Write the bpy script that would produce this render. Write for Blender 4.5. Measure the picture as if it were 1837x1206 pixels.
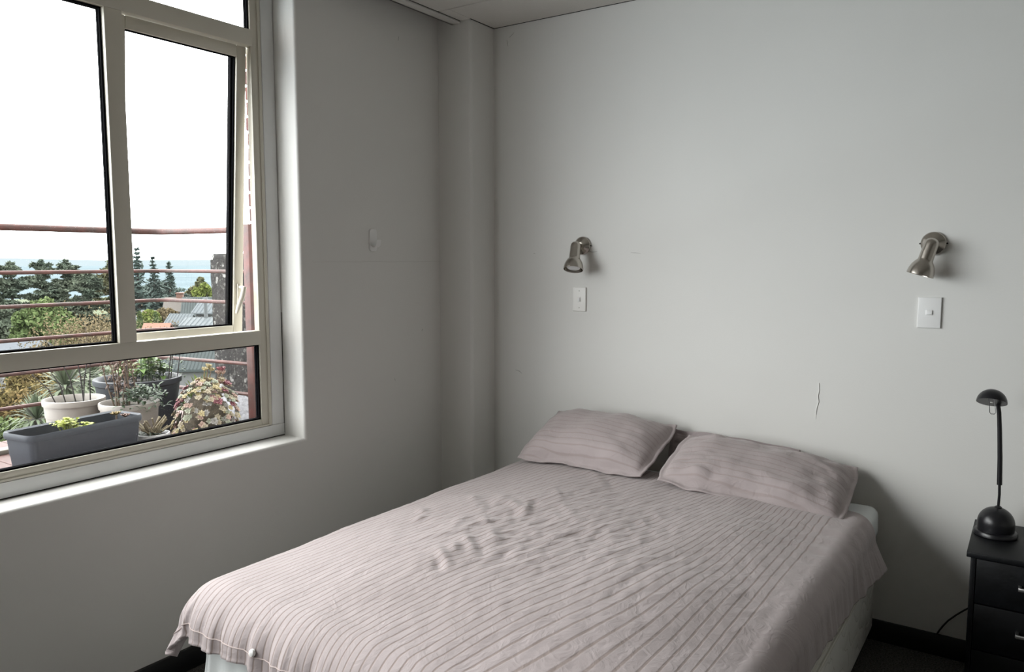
import bpy, bmesh, math, random
import numpy as np
from mathutils import Vector, Matrix, noise, Euler

for o in list(bpy.data.objects):
    bpy.data.objects.remove(o)
S = bpy.context.scene
COL = S.collection

# ------------------------------------------------------------------ camera, sky, exposure
CAMZ = 1.564
PITCH, YAW, FPX = math.radians(5.568), math.radians(34.115), 1395.0
cam = bpy.data.cameras.new('camera')
cam.sensor_fit = 'HORIZONTAL'; cam.sensor_width = 36.0
cam.lens = FPX / 1837.0 * 36.0
cam.clip_start = 0.05; cam.clip_end = 20000
camo = bpy.data.objects.new('camera', cam); COL.objects.link(camo)
camo.location = (0, 0, CAMZ)
camo.rotation_euler = (math.radians(90) - PITCH, 0, YAW)
S.camera = camo
S.view_settings.view_transform = 'Standard'
S.view_settings.look = 'None'
S.view_settings.gamma = 1.0
S.view_settings.use_curve_mapping = False
S.view_settings.exposure = 0.0
S.cycles.use_denoising = True
S.cycles.max_bounces = 10
S.cycles.diffuse_bounces = 7
S.cycles.transparent_max_bounces = 24
S.cycles.sample_clamp_indirect = 8.0

SKY = 11.6
W = bpy.data.worlds.new('overcast_sky'); S.world = W; W.use_nodes = True
nt = W.node_tree; nt.nodes.clear()
def wn(t, **k):
    n = nt.nodes.new(t)
    for a, b in k.items(): setattr(n, a, b)
    return n
wo = wn('ShaderNodeOutputWorld'); bg = wn('ShaderNodeBackground'); tc = wn('ShaderNodeTexCoord')
sp = wn('ShaderNodeSeparateXYZ'); rmp = wn('ShaderNodeValToRGB'); nz = wn('ShaderNodeTexNoise')
nt.links.new(tc.outputs['Generated'], sp.inputs[0])
nt.links.new(sp.outputs['Z'], rmp.inputs[0])
# an even bright overcast sky, a little blue towards the horizon
e = rmp.color_ramp.elements
e[0].position = 0.0; e[0].color = (0.86, 0.93, 0.97, 1)
e[1].position = 1.0; e[1].color = (1.0, 1.0, 0.99, 1)
k = rmp.color_ramp.elements.new(0.06); k.color = (0.95, 0.97, 0.98, 1)
k = rmp.color_ramp.elements.new(0.35); k.color = (0.985, 0.99, 0.985, 1)
nz.inputs['Scale'].default_value = 3.0; nz.inputs['Detail'].default_value = 4
mp = wn('ShaderNodeMapping'); mp.inputs['Scale'].default_value = (1, 1, 4)
nt.links.new(tc.outputs['Generated'], mp.inputs[0]); nt.links.new(mp.outputs[0], nz.inputs['Vector'])
mr = wn('ShaderNodeMapRange'); mr.inputs['To Min'].default_value = 0.9; mr.inputs['To Max'].default_value = 1.1
nt.links.new(nz.outputs['Fac'], mr.inputs['Value'])
mm = wn('ShaderNodeMath', operation='MULTIPLY'); mm.inputs[1].default_value = SKY
nt.links.new(mr.outputs[0], mm.inputs[0])
nt.links.new(rmp.outputs[0], bg.inputs['Color']); nt.links.new(mm.outputs[0], bg.inputs['Strength'])
nt.links.new(bg.outputs[0], wo.inputs[0])
W.cycles.sampling_method = 'MANUAL'; W.cycles.sample_map_resolution = 512

# the window opening is a portal for the sky light
WY0, WY1, WZ0, WZ1 = -2.7, 2.265, 0.786, 2.76
def portal(loc, sx, sy, M):
    pl = bpy.data.lights.new('window_portal', 'AREA'); pl.shape = 'RECTANGLE'
    pl.size = sx; pl.size_y = sy; pl.cycles.is_portal = True
    plo = bpy.data.objects.new('window_portal', pl); COL.objects.link(plo)
    plo.location = loc; plo.rotation_euler = Matrix(M).to_euler()
portal((-2.90, (WY0 + WY1) / 2, (WZ0 + WZ1) / 2), WY1 - WY0, WZ1 - WZ0, ((0, 0, -1), (1, 0, 0), (0, -1, 0)))

# ------------------------------------------------------------------ helpers
_cr = Matrix.Rotation(YAW, 3, 'Z') @ Matrix.Rotation(math.radians(90) - PITCH, 3, 'X')
def at(u, v, dep):
    """point in the place seen at picture position (u, v), dep metres away"""
    return _cr @ Vector(((u - 918.5) / FPX * dep, -(v - 603.0) / FPX * dep, -dep)) + Vector((0, 0, CAMZ))

class MB:
    def __init__(s): s.v = []; s.f = []
    def add(s, vs, fs):
        b = len(s.v); s.v += [tuple(p) for p in vs]; s.f += [tuple(i + b for i in q) for q in fs]; return s
    def box(s, x0, x1, y0, y1, z0, z1):
        return s.add([(x0,y0,z0),(x1,y0,z0),(x1,y1,z0),(x0,y1,z0),(x0,y0,z1),(x1,y0,z1),(x1,y1,z1),(x0,y1,z1)],
                     [(0,3,2,1),(4,5,6,7),(0,1,5,4),(1,2,6,5),(2,3,7,6),(3,0,4,7)])
    def bbox(s, x0, x1, y0, y1, z0, z1, r=0.003, seg=2):
        bm = bmesh.new(); bmesh.ops.create_cube(bm, size=1)
        for p in bm.verts:
            p.co = ((x0+x1)/2 + p.co.x*(x1-x0), (y0+y1)/2 + p.co.y*(y1-y0), (z0+z1)/2 + p.co.z*(z1-z0))
        bmesh.ops.bevel(bm, geom=bm.edges[:], offset=r, segments=seg, affect='EDGES', profile=0.5)
        return s.bm(bm)
    def bm(s, bm, M=None):
        bm.verts.index_update()
        s.add([(M @ p.co if M else p.co) for p in bm.verts], [[q.index for q in f.verts] for f in bm.faces])
        bm.free(); return s
    def tube(s, pts, rad, seg=10, caps=True):
        pts = [Vector(p) for p in pts]; n = len(pts)
        if not hasattr(rad, '__len__'): rad = [rad] * n
        t0 = (pts[1] - pts[0]).normalized()
        a = t0.orthogonal().normalized()
        vs = []; 
        for i in range(n):
            t = (pts[min(i+1, n-1)] - pts[max(i-1, 0)]).normalized()
            a = (a - t * a.dot(t)).normalized(); b = t.cross(a)
            for j in range(seg):
                q = 2*math.pi*j/seg
                vs.append(pts[i] + (a*math.cos(q) + b*math.sin(q)) * rad[i])
        fs = [(i*seg+j, i*seg+(j+1)%seg, (i+1)*seg+(j+1)%seg, (i+1)*seg+j) for i in range(n-1) for j in range(seg)]
        if caps:
            fs.append(tuple(range(seg))[::-1]); fs.append(tuple((n-1)*seg+j for j in range(seg)))
        return s.add(vs, fs)
    def lathe(s, prof, seg=32, M=None):
        vs = []; fs = []; n = len(prof)
        for (r, z) in prof:
            for j in range(seg):
                q = 2*math.pi*j/seg; p = Vector((r*math.cos(q), r*math.sin(q), z)); vs.append(M @ p if M else p)
        for i in range(n-1):
            for j in range(seg):
                fs.append((i*seg+j, i*seg+(j+1)%seg, (i+1)*seg+(j+1)%seg, (i+1)*seg+j))
        if prof[0][0] > 1e-6: fs.append(tuple(range(seg))[::-1])
        if prof[-1][0] > 1e-6: fs.append(tuple((n-1)*seg+j for j in range(seg)))
        return s.add(vs, fs)
    def move(s, M): s.v = [tuple(M @ Vector(p)) for p in s.v]; return s
    def mesh(s, name, m, smooth=40):
        me = bpy.data.meshes.new(name); me.from_pydata(s.v, [], s.f)
        if m: me.materials.append(m)
        me.validate(); finish(me, smooth); return me
    def build(s, name, m, parent=None, smooth=40, loc=(0,0,0), rot=(0,0,0)):
        return link(name, s.mesh(name, m, smooth), parent, loc, rot)

def finish(me, smooth):
    bm = bmesh.new(); bm.from_mesh(me)
    bmesh.ops.remove_doubles(bm, verts=bm.verts, dist=1e-6)
    bmesh.ops.recalc_face_normals(bm, faces=bm.faces); bm.to_mesh(me); bm.free()
    if smooth:
        me.polygons.foreach_set('use_smooth', [True]*len(me.polygons))
        me.set_sharp_from_angle(angle=math.radians(smooth))

def link(name, me, parent=None, loc=(0,0,0), rot=(0,0,0)):
    o = bpy.data.objects.new(name, me); COL.objects.link(o)
    o.location = loc; o.rotation_euler = rot
    if parent: o.parent = parent
    return o
def tag(o, label, cat, group=None, kind=None):
    o['label'] = label; o['category'] = cat
    if group: o['group'] = group
    if kind: o['kind'] = kind
    return o
def thing(name, label, cat, loc=(0,0,0), rz=0, group=None):
    o = bpy.data.objects.new(name, None); COL.objects.link(o); o.empty_display_size = 0.05
    o.location = loc; o.rotation_euler = (0,0,rz)
    return tag(o, label, cat, group)
def struct(o, label=None):
    o['kind'] = 'structure'
    if label: o['label'] = label
    return o
def npmesh(name, V, F, m):
    """V (n,3) array, F (k,4) array"""
    me = bpy.data.meshes.new(name); V = np.asarray(V, np.float32); F = np.asarray(F, np.int32)
    k = F.shape[1]
    me.vertices.add(len(V)); me.vertices.foreach_set('co', V.ravel())
    me.loops.add(F.size); me.loops.foreach_set('vertex_index', F.ravel())
    me.polygons.add(len(F)); me.polygons.foreach_set('loop_start', np.arange(0, F.size, k, dtype=np.int32))
    me.update(calc_edges=True); me.validate()
    me.materials.append(m); return me

# ------------------------------------------------------------------ materials
MT = {}
EXT = 1.0                                               # scale of the outdoor pigments (set below)
def mat(name, col, rough=0.6, metal=0.0, var=0.0, vscale=6.0, bump=0.0, bscale=40.0, col2=None, sheen=0.0,
        spec=0.5, coord='Object', detail=4, trans=0.0, stretch=None):
    if name in MT: return MT[name]
    col = tuple(q*EXT for q in col)
    if col2: col2 = tuple(q*EXT for q in col2)
    m = bpy.data.materials.new(name); m.use_nodes = True; t = m.node_tree; N = t.nodes; L = t.links
    b = N['Principled BSDF']; b.inputs['Base Color'].default_value = (*col, 1)
    b.inputs['Roughness'].default_value = rough; b.inputs['Metallic'].default_value = metal
    b.inputs['Specular IOR Level'].default_value = spec
    if sheen: b.inputs['Sheen Weight'].default_value = sheen; b.inputs['Sheen Roughness'].default_value = 0.5
    c = N.new('ShaderNodeTexCoord'); vec = c.outputs[coord]
    if stretch:
        g = N.new('ShaderNodeMapping'); g.inputs['Scale'].default_value = stretch; L.new(vec, g.inputs[0]); vec = g.outputs[0]
    if var or col2:
        n = N.new('ShaderNodeTexNoise'); n.inputs['Scale'].default_value = vscale; n.inputs['Detail'].default_value = detail
        L.new(vec, n.inputs['Vector'])
        r = N.new('ShaderNodeValToRGB'); r.color_ramp.elements[0].position = 0.32; r.color_ramp.elements[1].position = 0.68
        c2 = col2 if col2 else tuple(min(1, x*(1+var)) for x in col)
        c1 = col if col2 else tuple(x*(1-var) for x in col)
        r.color_ramp.elements[0].color = (*c1, 1); r.color_ramp.elements[1].color = (*c2, 1)
        L.new(n.outputs['Fac'], r.inputs[0]); L.new(r.outputs[0], b.inputs['Base Color'])
    if bump:
        n = N.new('ShaderNodeTexNoise'); n.inputs['Scale'].default_value = bscale; n.inputs['Detail'].default_value = 5
        L.new(vec, n.inputs['Vector'])
        p = N.new('ShaderNodeBump'); p.inputs['Strength'].default_value = bump; p.inputs['Distance'].default_value = 0.01
        L.new(n.outputs['Fac'], p.inputs['Height']); L.new(p.outputs[0], b.inputs['Normal'])
    if trans:
        d = N.new('ShaderNodeBsdfTranslucent'); x = N.new('ShaderNodeMixShader'); x.inputs[0].default_value = trans
        src = b.inputs['Base Color'].links[0].from_socket if b.inputs['Base Color'].links else None
        if src: L.new(src, d.inputs['Color'])
        else: d.inputs['Color'].default_value = (*col, 1)
        L.new(b.outputs[0], x.inputs[1]); L.new(d.outputs[0], x.inputs[2]); L.new(x.outputs[0], N['Material Output'].inputs[0])
    MT[name] = m; return m

def wallpaint(name, col):
    m = mat(name, col, 0.62, var=0.018, vscale=1.3, bump=0.05, bscale=160)
    return m
PAINT = wallpaint('wall_paint', (0.705, 0.70, 0.675))
DIMWALL = wallpaint('bounce_cut_wall_paint', (0.36, 0.345, 0.32))  # made-up dark tone for the unseen walls, added to cut bounce light
WHITE = mat('white_gloss_paint', (0.74, 0.745, 0.74), 0.35, var=0.02, vscale=5, bump=0.04, bscale=30)
CEIL = mat('ceiling_softboard', (0.66, 0.645, 0.61), 0.9, var=0.03, vscale=3, bump=0.35, bscale=260)
BLACKPAINT = mat('black_skirting_paint', (0.006, 0.006, 0.007), 0.45)
ALU = mat('cream_aluminium', (0.60, 0.57, 0.49), 0.42, var=0.02, vscale=4)
GASKET = mat('black_rubber_gasket', (0.006, 0.006, 0.007), 1.0, spec=0.02)
NICKEL = mat('brushed_nickel', (0.50, 0.465, 0.42), 0.24, 1.0, bump=0.03, bscale=90, stretch=(1, 1, 12))
PLASTIC = mat('white_plastic', (0.80, 0.80, 0.79), 0.35)
PLASTIC_OLD = mat('aged_white_plastic', (0.80, 0.79, 0.76), 0.4)
SCREW = mat('painted_screw', (0.5, 0.49, 0.46), 0.5)
DARKGAP = mat('dark_joint', (0.02, 0.018, 0.015), 0.9)
BLACKWOOD = mat('black_stained_board', (0.0035, 0.004, 0.005), 0.45, spec=.25, var=0.35, vscale=12, stretch=(2, 20, 2), bump=0.08, bscale=30)
BLACKMETAL = mat('black_enamel', (0.008, 0.008, 0.010), 0.32)
STEEL = mat('satin_steel', (0.62, 0.62, 0.62), 0.35, 1.0)
SHEETW = mat('white_cotton', (0.74, 0.77, 0.77), 0.85, bump=0.15, bscale=35, sheen=0.2)
BUTTON = mat('white_button', (0.8, 0.8, 0.78), 0.3)

def glassmat():
    m = bpy.data.materials.new('window_glass'); m.use_nodes = True; t = m.node_tree; N = t.nodes; L = t.links
    N.remove(N['Principled BSDF'])
    tr = N.new('ShaderNodeBsdfTransparent'); tr.inputs[0].default_value = (0.985, 0.992, 0.99, 1)
    gl = N.new('ShaderNodeBsdfGlossy'); gl.inputs['Roughness'].default_value = 0.0
    lw = N.new('ShaderNodeLayerWeight'); lw.inputs[0].default_value = .5
    pw = N.new('ShaderNodeMath'); pw.operation = 'POWER'; pw.inputs[1].default_value = 5; L.new(lw.outputs['Facing'], pw.inputs[0])
    fr = N.new('ShaderNodeMath'); fr.operation = 'MULTIPLY_ADD'; fr.inputs[1].default_value = .85; fr.inputs[2].default_value = .02; L.new(pw.outputs[0], fr.inputs[0])
    mx = N.new('ShaderNodeMixShader'); L.new(fr.outputs[0], mx.inputs[0]); L.new(tr.outputs[0], mx.inputs[1]); L.new(gl.outputs[0], mx.inputs[2])
    L.new(mx.outputs[0], N['Material Output'].inputs[0]); return m
GLASS = glassmat()

def carpet():
    m = mat('charcoal_carpet', (0.04, 0.038, 0.036), 0.95, col2=(0.17, 0.16, 0.15), vscale=160, bump=0.8, bscale=220, spec=0.1)
    return m

def fabric():
    """mauve taupe cotton with thin woven stripes; U of the UV map runs across the stripes in metres, V marks striped cloth"""
    m = bpy.data.materials.new('striped_cotton'); m.use_nodes = True; t = m.node_tree; N = t.nodes; L = t.links
    b = N['Principled BSDF']; b.inputs['Roughness'].default_value = 0.75; b.inputs['Sheen Weight'].default_value = 0.25
    b.inputs['Sheen Roughness'].default_value = 0.45; b.inputs['Specular IOR Level'].default_value = 0.35
    uv = N.new('ShaderNodeUVMap'); uv.uv_map = 'cloth'; s = N.new('ShaderNodeSeparateXYZ'); L.new(uv.outputs[0], s.inputs[0])
    def M(op, a, bb=None, cc=None):
        n = N.new('ShaderNodeMath'); n.operation = op
        for i, q in enumerate((a, bb, cc)):
            if q is None: continue
            if hasattr(q, 'links'): L.new(q, n.inputs[i])
            else: n.inputs[i].default_value = q
        return n.outputs[0]
    fr = M('FRACT', M('DIVIDE', s.outputs['X'], 0.0275))
    tri = M('ABSOLUTE', M('SUBTRACT', fr, 0.5))          # 0 at the line
    line = N.new('ShaderNodeMapRange'); line.interpolation_type = 'SMOOTHSTEP'
    line.inputs['From Min'].default_value = 0.04; line.inputs['From Max'].default_value = 0.15
    line.inputs['To Min'].default_value = 1; line.inputs['To Max'].default_value = 0
    L.new(tri, line.inputs['Value'])
    fac = M('MULTIPLY', line.outputs[0], s.outputs['Y'])
    c = N.new('ShaderNodeTexCoord')
    n1 = N.new('ShaderNodeTexNoise'); n1.inputs['Scale'].default_value = 5; n1.inputs['Detail'].default_value = 5; L.new(c.outputs['Object'], n1.inputs['Vector'])
    rr = N.new('ShaderNodeValToRGB'); rr.color_ramp.elements[0].position = .3; rr.color_ramp.elements[1].position = .7
    rr.color_ramp.elements[0].color = (0.370, 0.318, 0.316, 1); rr.color_ramp.elements[1].color = (0.410, 0.355, 0.356, 1)
    L.new(n1.outputs['Fac'], rr.inputs[0])
    mx = N.new('ShaderNodeMix'); mx.data_type = 'RGBA'; L.new(fac, mx.inputs[0]); L.new(rr.outputs[0], mx.inputs[6])
    mx.inputs[7].default_value = (0.265, 0.212, 0.195, 1); L.new(mx.outputs[2], b.inputs['Base Color'])
    # crinkles: stretched ridged noise plus fine weave, stripes slightly recessed
    n2 = N.new('ShaderNodeTexNoise'); n2.inputs['Scale'].default_value = 16; n2.inputs['Detail'].default_value = 6; n2.inputs['Distortion'].default_value = 1.2
    L.new(c.outputs['Object'], n2.inputs['Vector'])
    rid = M('ABSOLUTE', M('SUBTRACT', n2.outputs['Fac'], 0.5))
    n3 = N.new('ShaderNodeTexNoise'); n3.inputs['Scale'].default_value = 300; n3.inputs['Detail'].default_value = 2; L.new(c.outputs['Object'], n3.inputs['Vector'])
    h = M('ADD', M('MULTIPLY', rid, -1.1), M('MULTIPLY', n3.outputs['Fac'], 0.06))
    h = M('ADD', h, M('MULTIPLY', fac, -0.12))
    p = N.new('ShaderNodeBump'); p.inputs['Strength'].default_value = 0.35; p.inputs['Distance'].default_value = 0.012
    L.new(h, p.inputs['Height']); L.new(p.outputs[0], b.inputs['Normal'])
    return m
FABRIC = fabric()

def damask():
    """cream mattress ticking with quilted floral outlines"""
    m = bpy.data.materials.new('cream_damask'); m.use_nodes = True; t = m.node_tree; N = t.nodes; L = t.links
    b = N['Principled BSDF']; b.inputs['Roughness'].default_value = 0.5
    c = N.new('ShaderNodeTexCoord'); g = N.new('ShaderNodeMapping'); g.inputs['Scale'].default_value = (5, 5, 6); L.new(c.outputs['Object'], g.inputs[0])
    nn = N.new('ShaderNodeTexNoise'); nn.inputs['Scale'].default_value = 2.2; nn.inputs['Detail'].default_value = 1; L.new(g.outputs[0], nn.inputs['Vector'])
    ad = N.new('ShaderNodeMix'); ad.data_type = 'VECTOR'; ad.inputs[0].default_value = 0.25; L.new(g.outputs[0], ad.inputs[4]); L.new(nn.outputs['Color'], ad.inputs[5])
    v = N.new('ShaderNodeTexVoronoi'); v.feature = 'F1'; v.inputs['Scale'].default_value = 1.6; L.new(ad.outputs[1], v.inputs['Vector'])
    w = N.new('ShaderNodeMath'); w.operation = 'MULTIPLY'; w.inputs[1].default_value = 8.5; L.new(v.outputs['Distance'], w.inputs[0])
    sn = N.new('ShaderNodeMath'); sn.operation = 'SINE'; L.new(w.outputs[0], sn.inputs[0])
    r = N.new('ShaderNodeValToRGB'); r.color_ramp.elements[0].position = .0; r.color_ramp.elements[1].position = .16
    r.color_ramp.elements[0].color = (0.60, 0.585, 0.53, 1); r.color_ramp.elements[1].color = (0.82, 0.81, 0.76, 1)
    ab = N.new('ShaderNodeMath'); ab.operation = 'ABSOLUTE'; L.new(sn.outputs[0], ab.inputs[0])
    L.new(ab.outputs[0], r.inputs[0]); L.new(r.outputs[0], b.inputs['Base Color'])
    p = N.new('ShaderNodeBump'); p.inputs['Strength'].default_value = 0.5; p.inputs['Distance'].default_value = 0.006
    L.new(ab.outputs[0], p.inputs['Height']); L.new(p.outputs[0], b.inputs['Normal']); return m
DAMASK = damask()

# ------------------------------------------------------------------ the room
XL, XR, YB, YF = -2.628, 2.6, 3.40, -3.8
CZ = 2.759                                             # ceiling height
XO = -2.86                                             # outer face of the window wall
HR = 3.10                                              # top of the wall behind the ceiling edge
struct(MB().box(XO, XR+.15, YF-.15, YB+.15, -.12, 0).build('floor', carpet()), 'dark grey speckled carpet on the bedroom floor')
wb = struct(MB().box(XO, XR+.15, YB, YB+.15, 0, HR).build('wall_back', PAINT), 'off-white painted wall behind the bed head')
struct(MB().box(XR, XR+.15, YF, YB, 0, HR).build('wall_right', DIMWALL), 'unseen wall opposite the window, darkened to cut bounce light')
struct(MB().box(XO, XR+.15, YF-.15, YF, 0, HR).build('wall_front', DIMWALL), 'unseen wall facing the bed, darkened to cut bounce light')
def window_wall():
    bm = bmesh.new()
    ys = [YF, WY0, WY1, YB]; zs = [0, WZ0, WZ1, HR]
    fr = [[bm.verts.new((XL, y, z)) for z in zs] for y in ys]; bk = [[bm.verts.new((XO, y, z)) for z in zs] for y in ys]
    for i in range(3):
        for j in range(3):
            if i == 1 and j == 1: continue
            bm.faces.new((fr[i][j], fr[i+1][j], fr[i+1][j+1], fr[i][j+1]))
            bm.faces.new((bk[i][j], bk[i][j+1], bk[i+1][j+1], bk[i+1][j]))
    ring = [(1,1),(2,1),(2,2),(1,2)]
    for a in range(4):
        i, j = ring[a]; k, l = ring[(a+1)%4]
        bm.faces.new((fr[i][j], bk[i][j], bk[k][l], fr[k][l]))
    out = [(0,0),(1,0),(2,0),(3,0),(3,1),(3,2),(3,3),(2,3),(1,3),(0,3),(0,2),(0,1)]
    for a in range(12):
        i, j = out[a]; k, l = out[(a+1)%12]
        bm.faces.new((fr[i][j], fr[k][l], bk[k][l], bk[i][j]))
    bm.edges.ensure_lookup_table()
    ed = []
    for a in range(4):
        i, j = ring[a]; k, l = ring[(a+1)%4]
        ed.append(bm.edges.get((fr[i][j], fr[k][l])))
    bmesh.ops.bevel(bm, geom=ed, offset=0.016, segments=5, affect='EDGES', profile=0.5)
    return MB().bm(bm)
wl = struct(window_wall().build('wall_left', PAINT, smooth=35), 'shaded off-white window wall with a deep rounded reveal')
# boxed column in the corner, rounded edge
bm = bmesh.new(); bmesh.ops.create_cube(bm, size=1)
for p in bm.verts: p.co = ((XL-2.417)/2 + p.co.x*(-2.417-XL), 3.3 + p.co.y*0.2, HR/2 + p.co.z*HR)
ed = [q for q in bm.edges if all(abs(p.co.x+2.417) < 1e-4 and abs(p.co.y-3.2) < 1e-4 for p in q.verts)]
bmesh.ops.bevel(bm, geom=ed, offset=0.018, segments=5, affect='EDGES', profile=0.5)
struct(MB().bm(bm).build('wall_column', PAINT, smooth=35), 'square boxed column with rounded edge in the room corner')
# ceiling: softboard panels under a slab, an edge strip along the window side
XC = -2.50
cl = struct(MB().box(XO, XR+.15, YF-.15, YB+.15, HR, HR+.12).box(XC, XR, YF, YB, CZ+.014, HR).build('ceiling', CEIL), 'off-white softboard ceiling')
ybs = [YF, -2.98, -1.78, -0.58, 0.62, 1.82, 3.022, YB]; xbs = [XC, -0.10, XR]
for i in range(len(ybs)-1):
    for j in range(2):
        g = 0.0025
        x0 = xbs[j]+g
        if ybs[i] > 3 and j == 0:                         # last row is cut round the column
            MB().bbox(-2.413, xbs[1]-g, ybs[i]+g, YB-.004, CZ, CZ+.013, .003, 1).build('ceiling_panel', CEIL, cl)
            MB().bbox(x0, -2.4125, ybs[i]+g, 3.196, CZ, CZ+.013, .003, 1).build('ceiling_panel', CEIL, cl)
            continue
        MB().bbox(x0, xbs[j+1]-g, ybs[i]+g, ybs[i+1]-g-(.002 if i == 6 else 0), CZ, CZ+.013, .003, 1).build('ceiling_panel', CEIL, cl)
MB().box(-2.416, XR, YB-.0035, YB-.0002, CZ-.001, CZ+.012).box(-2.4165, -2.413, 3.2, YB, CZ-.001, CZ+.012).build('shadow_gap', DARKGAP, cl)
MB().box(-2.4785, -2.475, YF+.01, 3.19, CZ-.0012, CZ+.012).build('shadow_gap', DARKGAP, cl)
struct(MB().bbox(-2.532, -2.479, YF+.01, 3.197, CZ-.012, CZ-.001, .002).bbox(-2.532, -2.520, YF+.01, 3.197, CZ-.012, CZ+.06, .002).build('trim_1', mat('trim_paint', (.64,.63,.60), .5)),
       'white edge strip along the ceiling on the window side')
# black skirting boards
def skirt(name, x0, x1, y0, y1):
    struct(MB().bbox(x0, x1, y0, y1, 0.0, 0.088, .003).build(name, BLACKPAINT), 'black painted skirting board')
skirt('baseboard_back', -2.417, XR-.014, YB-.014, YB)
skirt('baseboard_left', XL, XL+.014, YF, 3.2)
skirt('baseboard_right', XR-.014, XR, YF, YB)
skirt('baseboard_front', XL+.015, XR-.015, YF, YF+.014)
skirt('baseboard_column', XL+.015, -2.403, 3.186, 3.2)
# marks on the walls
FLAKE = mat('peeling_paint', (0.78, 0.775, 0.75), 0.6); SCUFF = mat('scuff_mark', (0.30, 0.29, 0.27), 0.9)
rnd = random.Random(4)
def mark(name, pts, w, m, parent, ax):
    b = MB(); P = [Vector(p) for p in pts]
    b.tube(P, [w*(0.4+0.6*math.sin(math.pi*(i+.5)/len(P))) for i in range(len(P))], 5); o = b.build(name, m, parent); return o
yw = YB - .0005
mark('paint_crack', [(-.746, yw, 1.052), (-.7435, yw, 1.02), (-.748, yw, .995), (-.744, yw, .97), (-.7505, yw, .945), (-.7535, yw, .915), (-.7525, yw, .895)], .0022, FLAKE, wb, 0)
mark('paint_crack', [(-.7435, yw, 1.05), (-.741, yw, 1.02), (-.7455, yw, .995), (-.7415, yw, .97), (-.748, yw, .945), (-.7505, yw, .915)], .0011, SCUFF, wb, 0)
for (x, z, dx, dz) in ((-2.28, 0.985, .03, -.004), (-2.26, .978, .018, -.008), (-2.32, 2.70, .03, .022), (-2.335, 2.69, .006, -.03), (-.03, 1.395, .035, .012),
                       (-.02, 1.41, .012, .02), (-.02, 1.80, .004, .012), (-2.17, 1.60, .012, -.004), (-1.62, 1.60, .05, -.003), (-1.86, 1.605, .06, .002)):
    pts = [(x+dx*k/4, yw, z+dz*k/4+rnd.uniform(-.002, .002)) for k in range(5)]
    mark('scuff', pts, .0009, SCUFF, wb, 0)
mark('plaster_seam', [(XL+.0004, 2.33+k*.0965, 1.557+rnd.uniform(-.0015,.0015)) for k in range(10)], .0008, mat('seam_paint', (.6,.59,.56), .7), wl, 0)
for (y, z, dy, dz) in ((2.9, 2.62, .004, .02), (2.84, .98, .004, -.012), (3.05, 1.2, .003, .01)):
    mark('scuff', [(XL+.0004, y+dy*k/3, z+dz*k/3) for k in range(4)], .0008, SCUFF, wl, 0)

# ------------------------------------------------------------------ window
win = bpy.data.objects.new('window_1', None); COL.objects.link(win); win.location = (-2.78, 0, WZ0); struct(win, 'large cream aluminium window with an open awning sash')
def wp(name, m, *boxes, r=.002, parent=None, rot=0):
    b = MB()
    for q in boxes: b.bbox(*q, r)
    b.move(Matrix.Translation((2.78, 0, -WZ0)))
    return b.build(name, m, parent or win)
LX0, LX1 = -2.815, -2.762
# white timber liner inside the reveal
wp('liner', WHITE, (LX0, LX1, WY1-.066, WY1-.003, WZ0+.056, WZ1-.003))
wp('liner', WHITE, (LX0, LX1, WY0+.003, WY0+.066, WZ0+.056, WZ1-.003))
wp('liner', WHITE, (LX0, LX1+.002, WY0+.003, WY1-.003, WZ0+.004, WZ0+.055))
wp('liner', WHITE, (LX0, LX1, WY0+.067, WY1-.067, WZ1-.06, WZ1-.003))
# cream aluminium frame with a stepped edge
FY0, FY1 = WY0+.067, WY1-.067
AX0, AX1 = -2.802, -2.770
def step(y0, y1, z0, z1): return (AX0, AX1, y0, y1, z0, z1)
wp('frame_stile', ALU, step(FY1-.048, FY1, WZ0+.056, WZ1-.061), (AX1-.02, AX1+.006, FY1-.014, FY1, WZ0+.056, WZ1-.061))
wp('frame_stile', ALU, step(FY0, FY0+.048, WZ0+.056, WZ1-.061))
wp('frame_sill', ALU, step(FY0+.049, FY1-.049, WZ0+.056, WZ0+.088), (AX1-.02, AX1+.006, FY0+.049, FY1-.015, WZ0+.056, WZ0+.064))
wp('frame_head', ALU, step(FY0+.049, FY1-.049, WZ1-.10, WZ1-.061))
GY0, GY1 = FY0+.049, FY1-.049                            # 2.149 on the right
T1, T2, U1, U2 = 1.203, 1.263, 2.448, 2.514
wp('transom', ALU, (AX0, AX1+.012, GY0, GY1, T1, T2))
wp('transom', ALU, (AX0, AX1+.012, GY0, GY1, U1, U2))
mull = [(1.529, 1.594), (-1.08, -1.015)]
for a, b_ in mull: wp('mullion', ALU, (AX0, AX1+.012, a, b_, T2, U1))
GX = -2.788
def pane(y0, y1, z0, z1, nm='pane'):
    p = wp(nm, GLASS, (GX-.002, GX+.002, y0+.001, y1-.001, z0+.001, z1-.001), r=.0005)
    w = .007
    g = wp('gasket', GASKET, (GX+.003, GX+.011, y0, y0+w, z0, z1), (GX+.003, GX+.011, y1-w, y1, z0, z1), (GX+.003, GX+.011, y0, y1, z0, z0+w), (GX+.003, GX+.011, y0, y1, z1-w, z1), r=.001)
    g2 = wp('glazing_bead', GASKET, (AX0+.001, GX-.003, y0, y0+.007, z0, z1), (AX0+.001, GX-.003, y1-.007, y1, z0, z1), (AX0+.001, GX-.003, y0, y1, z0, z0+.007), (AX0+.001, GX-.003, y0, y1, z1-.007, z1), r=.001)
    return p
pane(mull[1][1], mull[0][0], T2, U1)
pane(.22, GY1, WZ0+.088, T1); pane(GY0, .155, WZ0+.088, T1)
wp('mullion', ALU, (AX0, AX1+.012, .155, .22, WZ0+.088, T1))
pane(.22, GY1, U2, WZ1-.10); pane(GY0, .155, U2, WZ1-.10)
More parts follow.
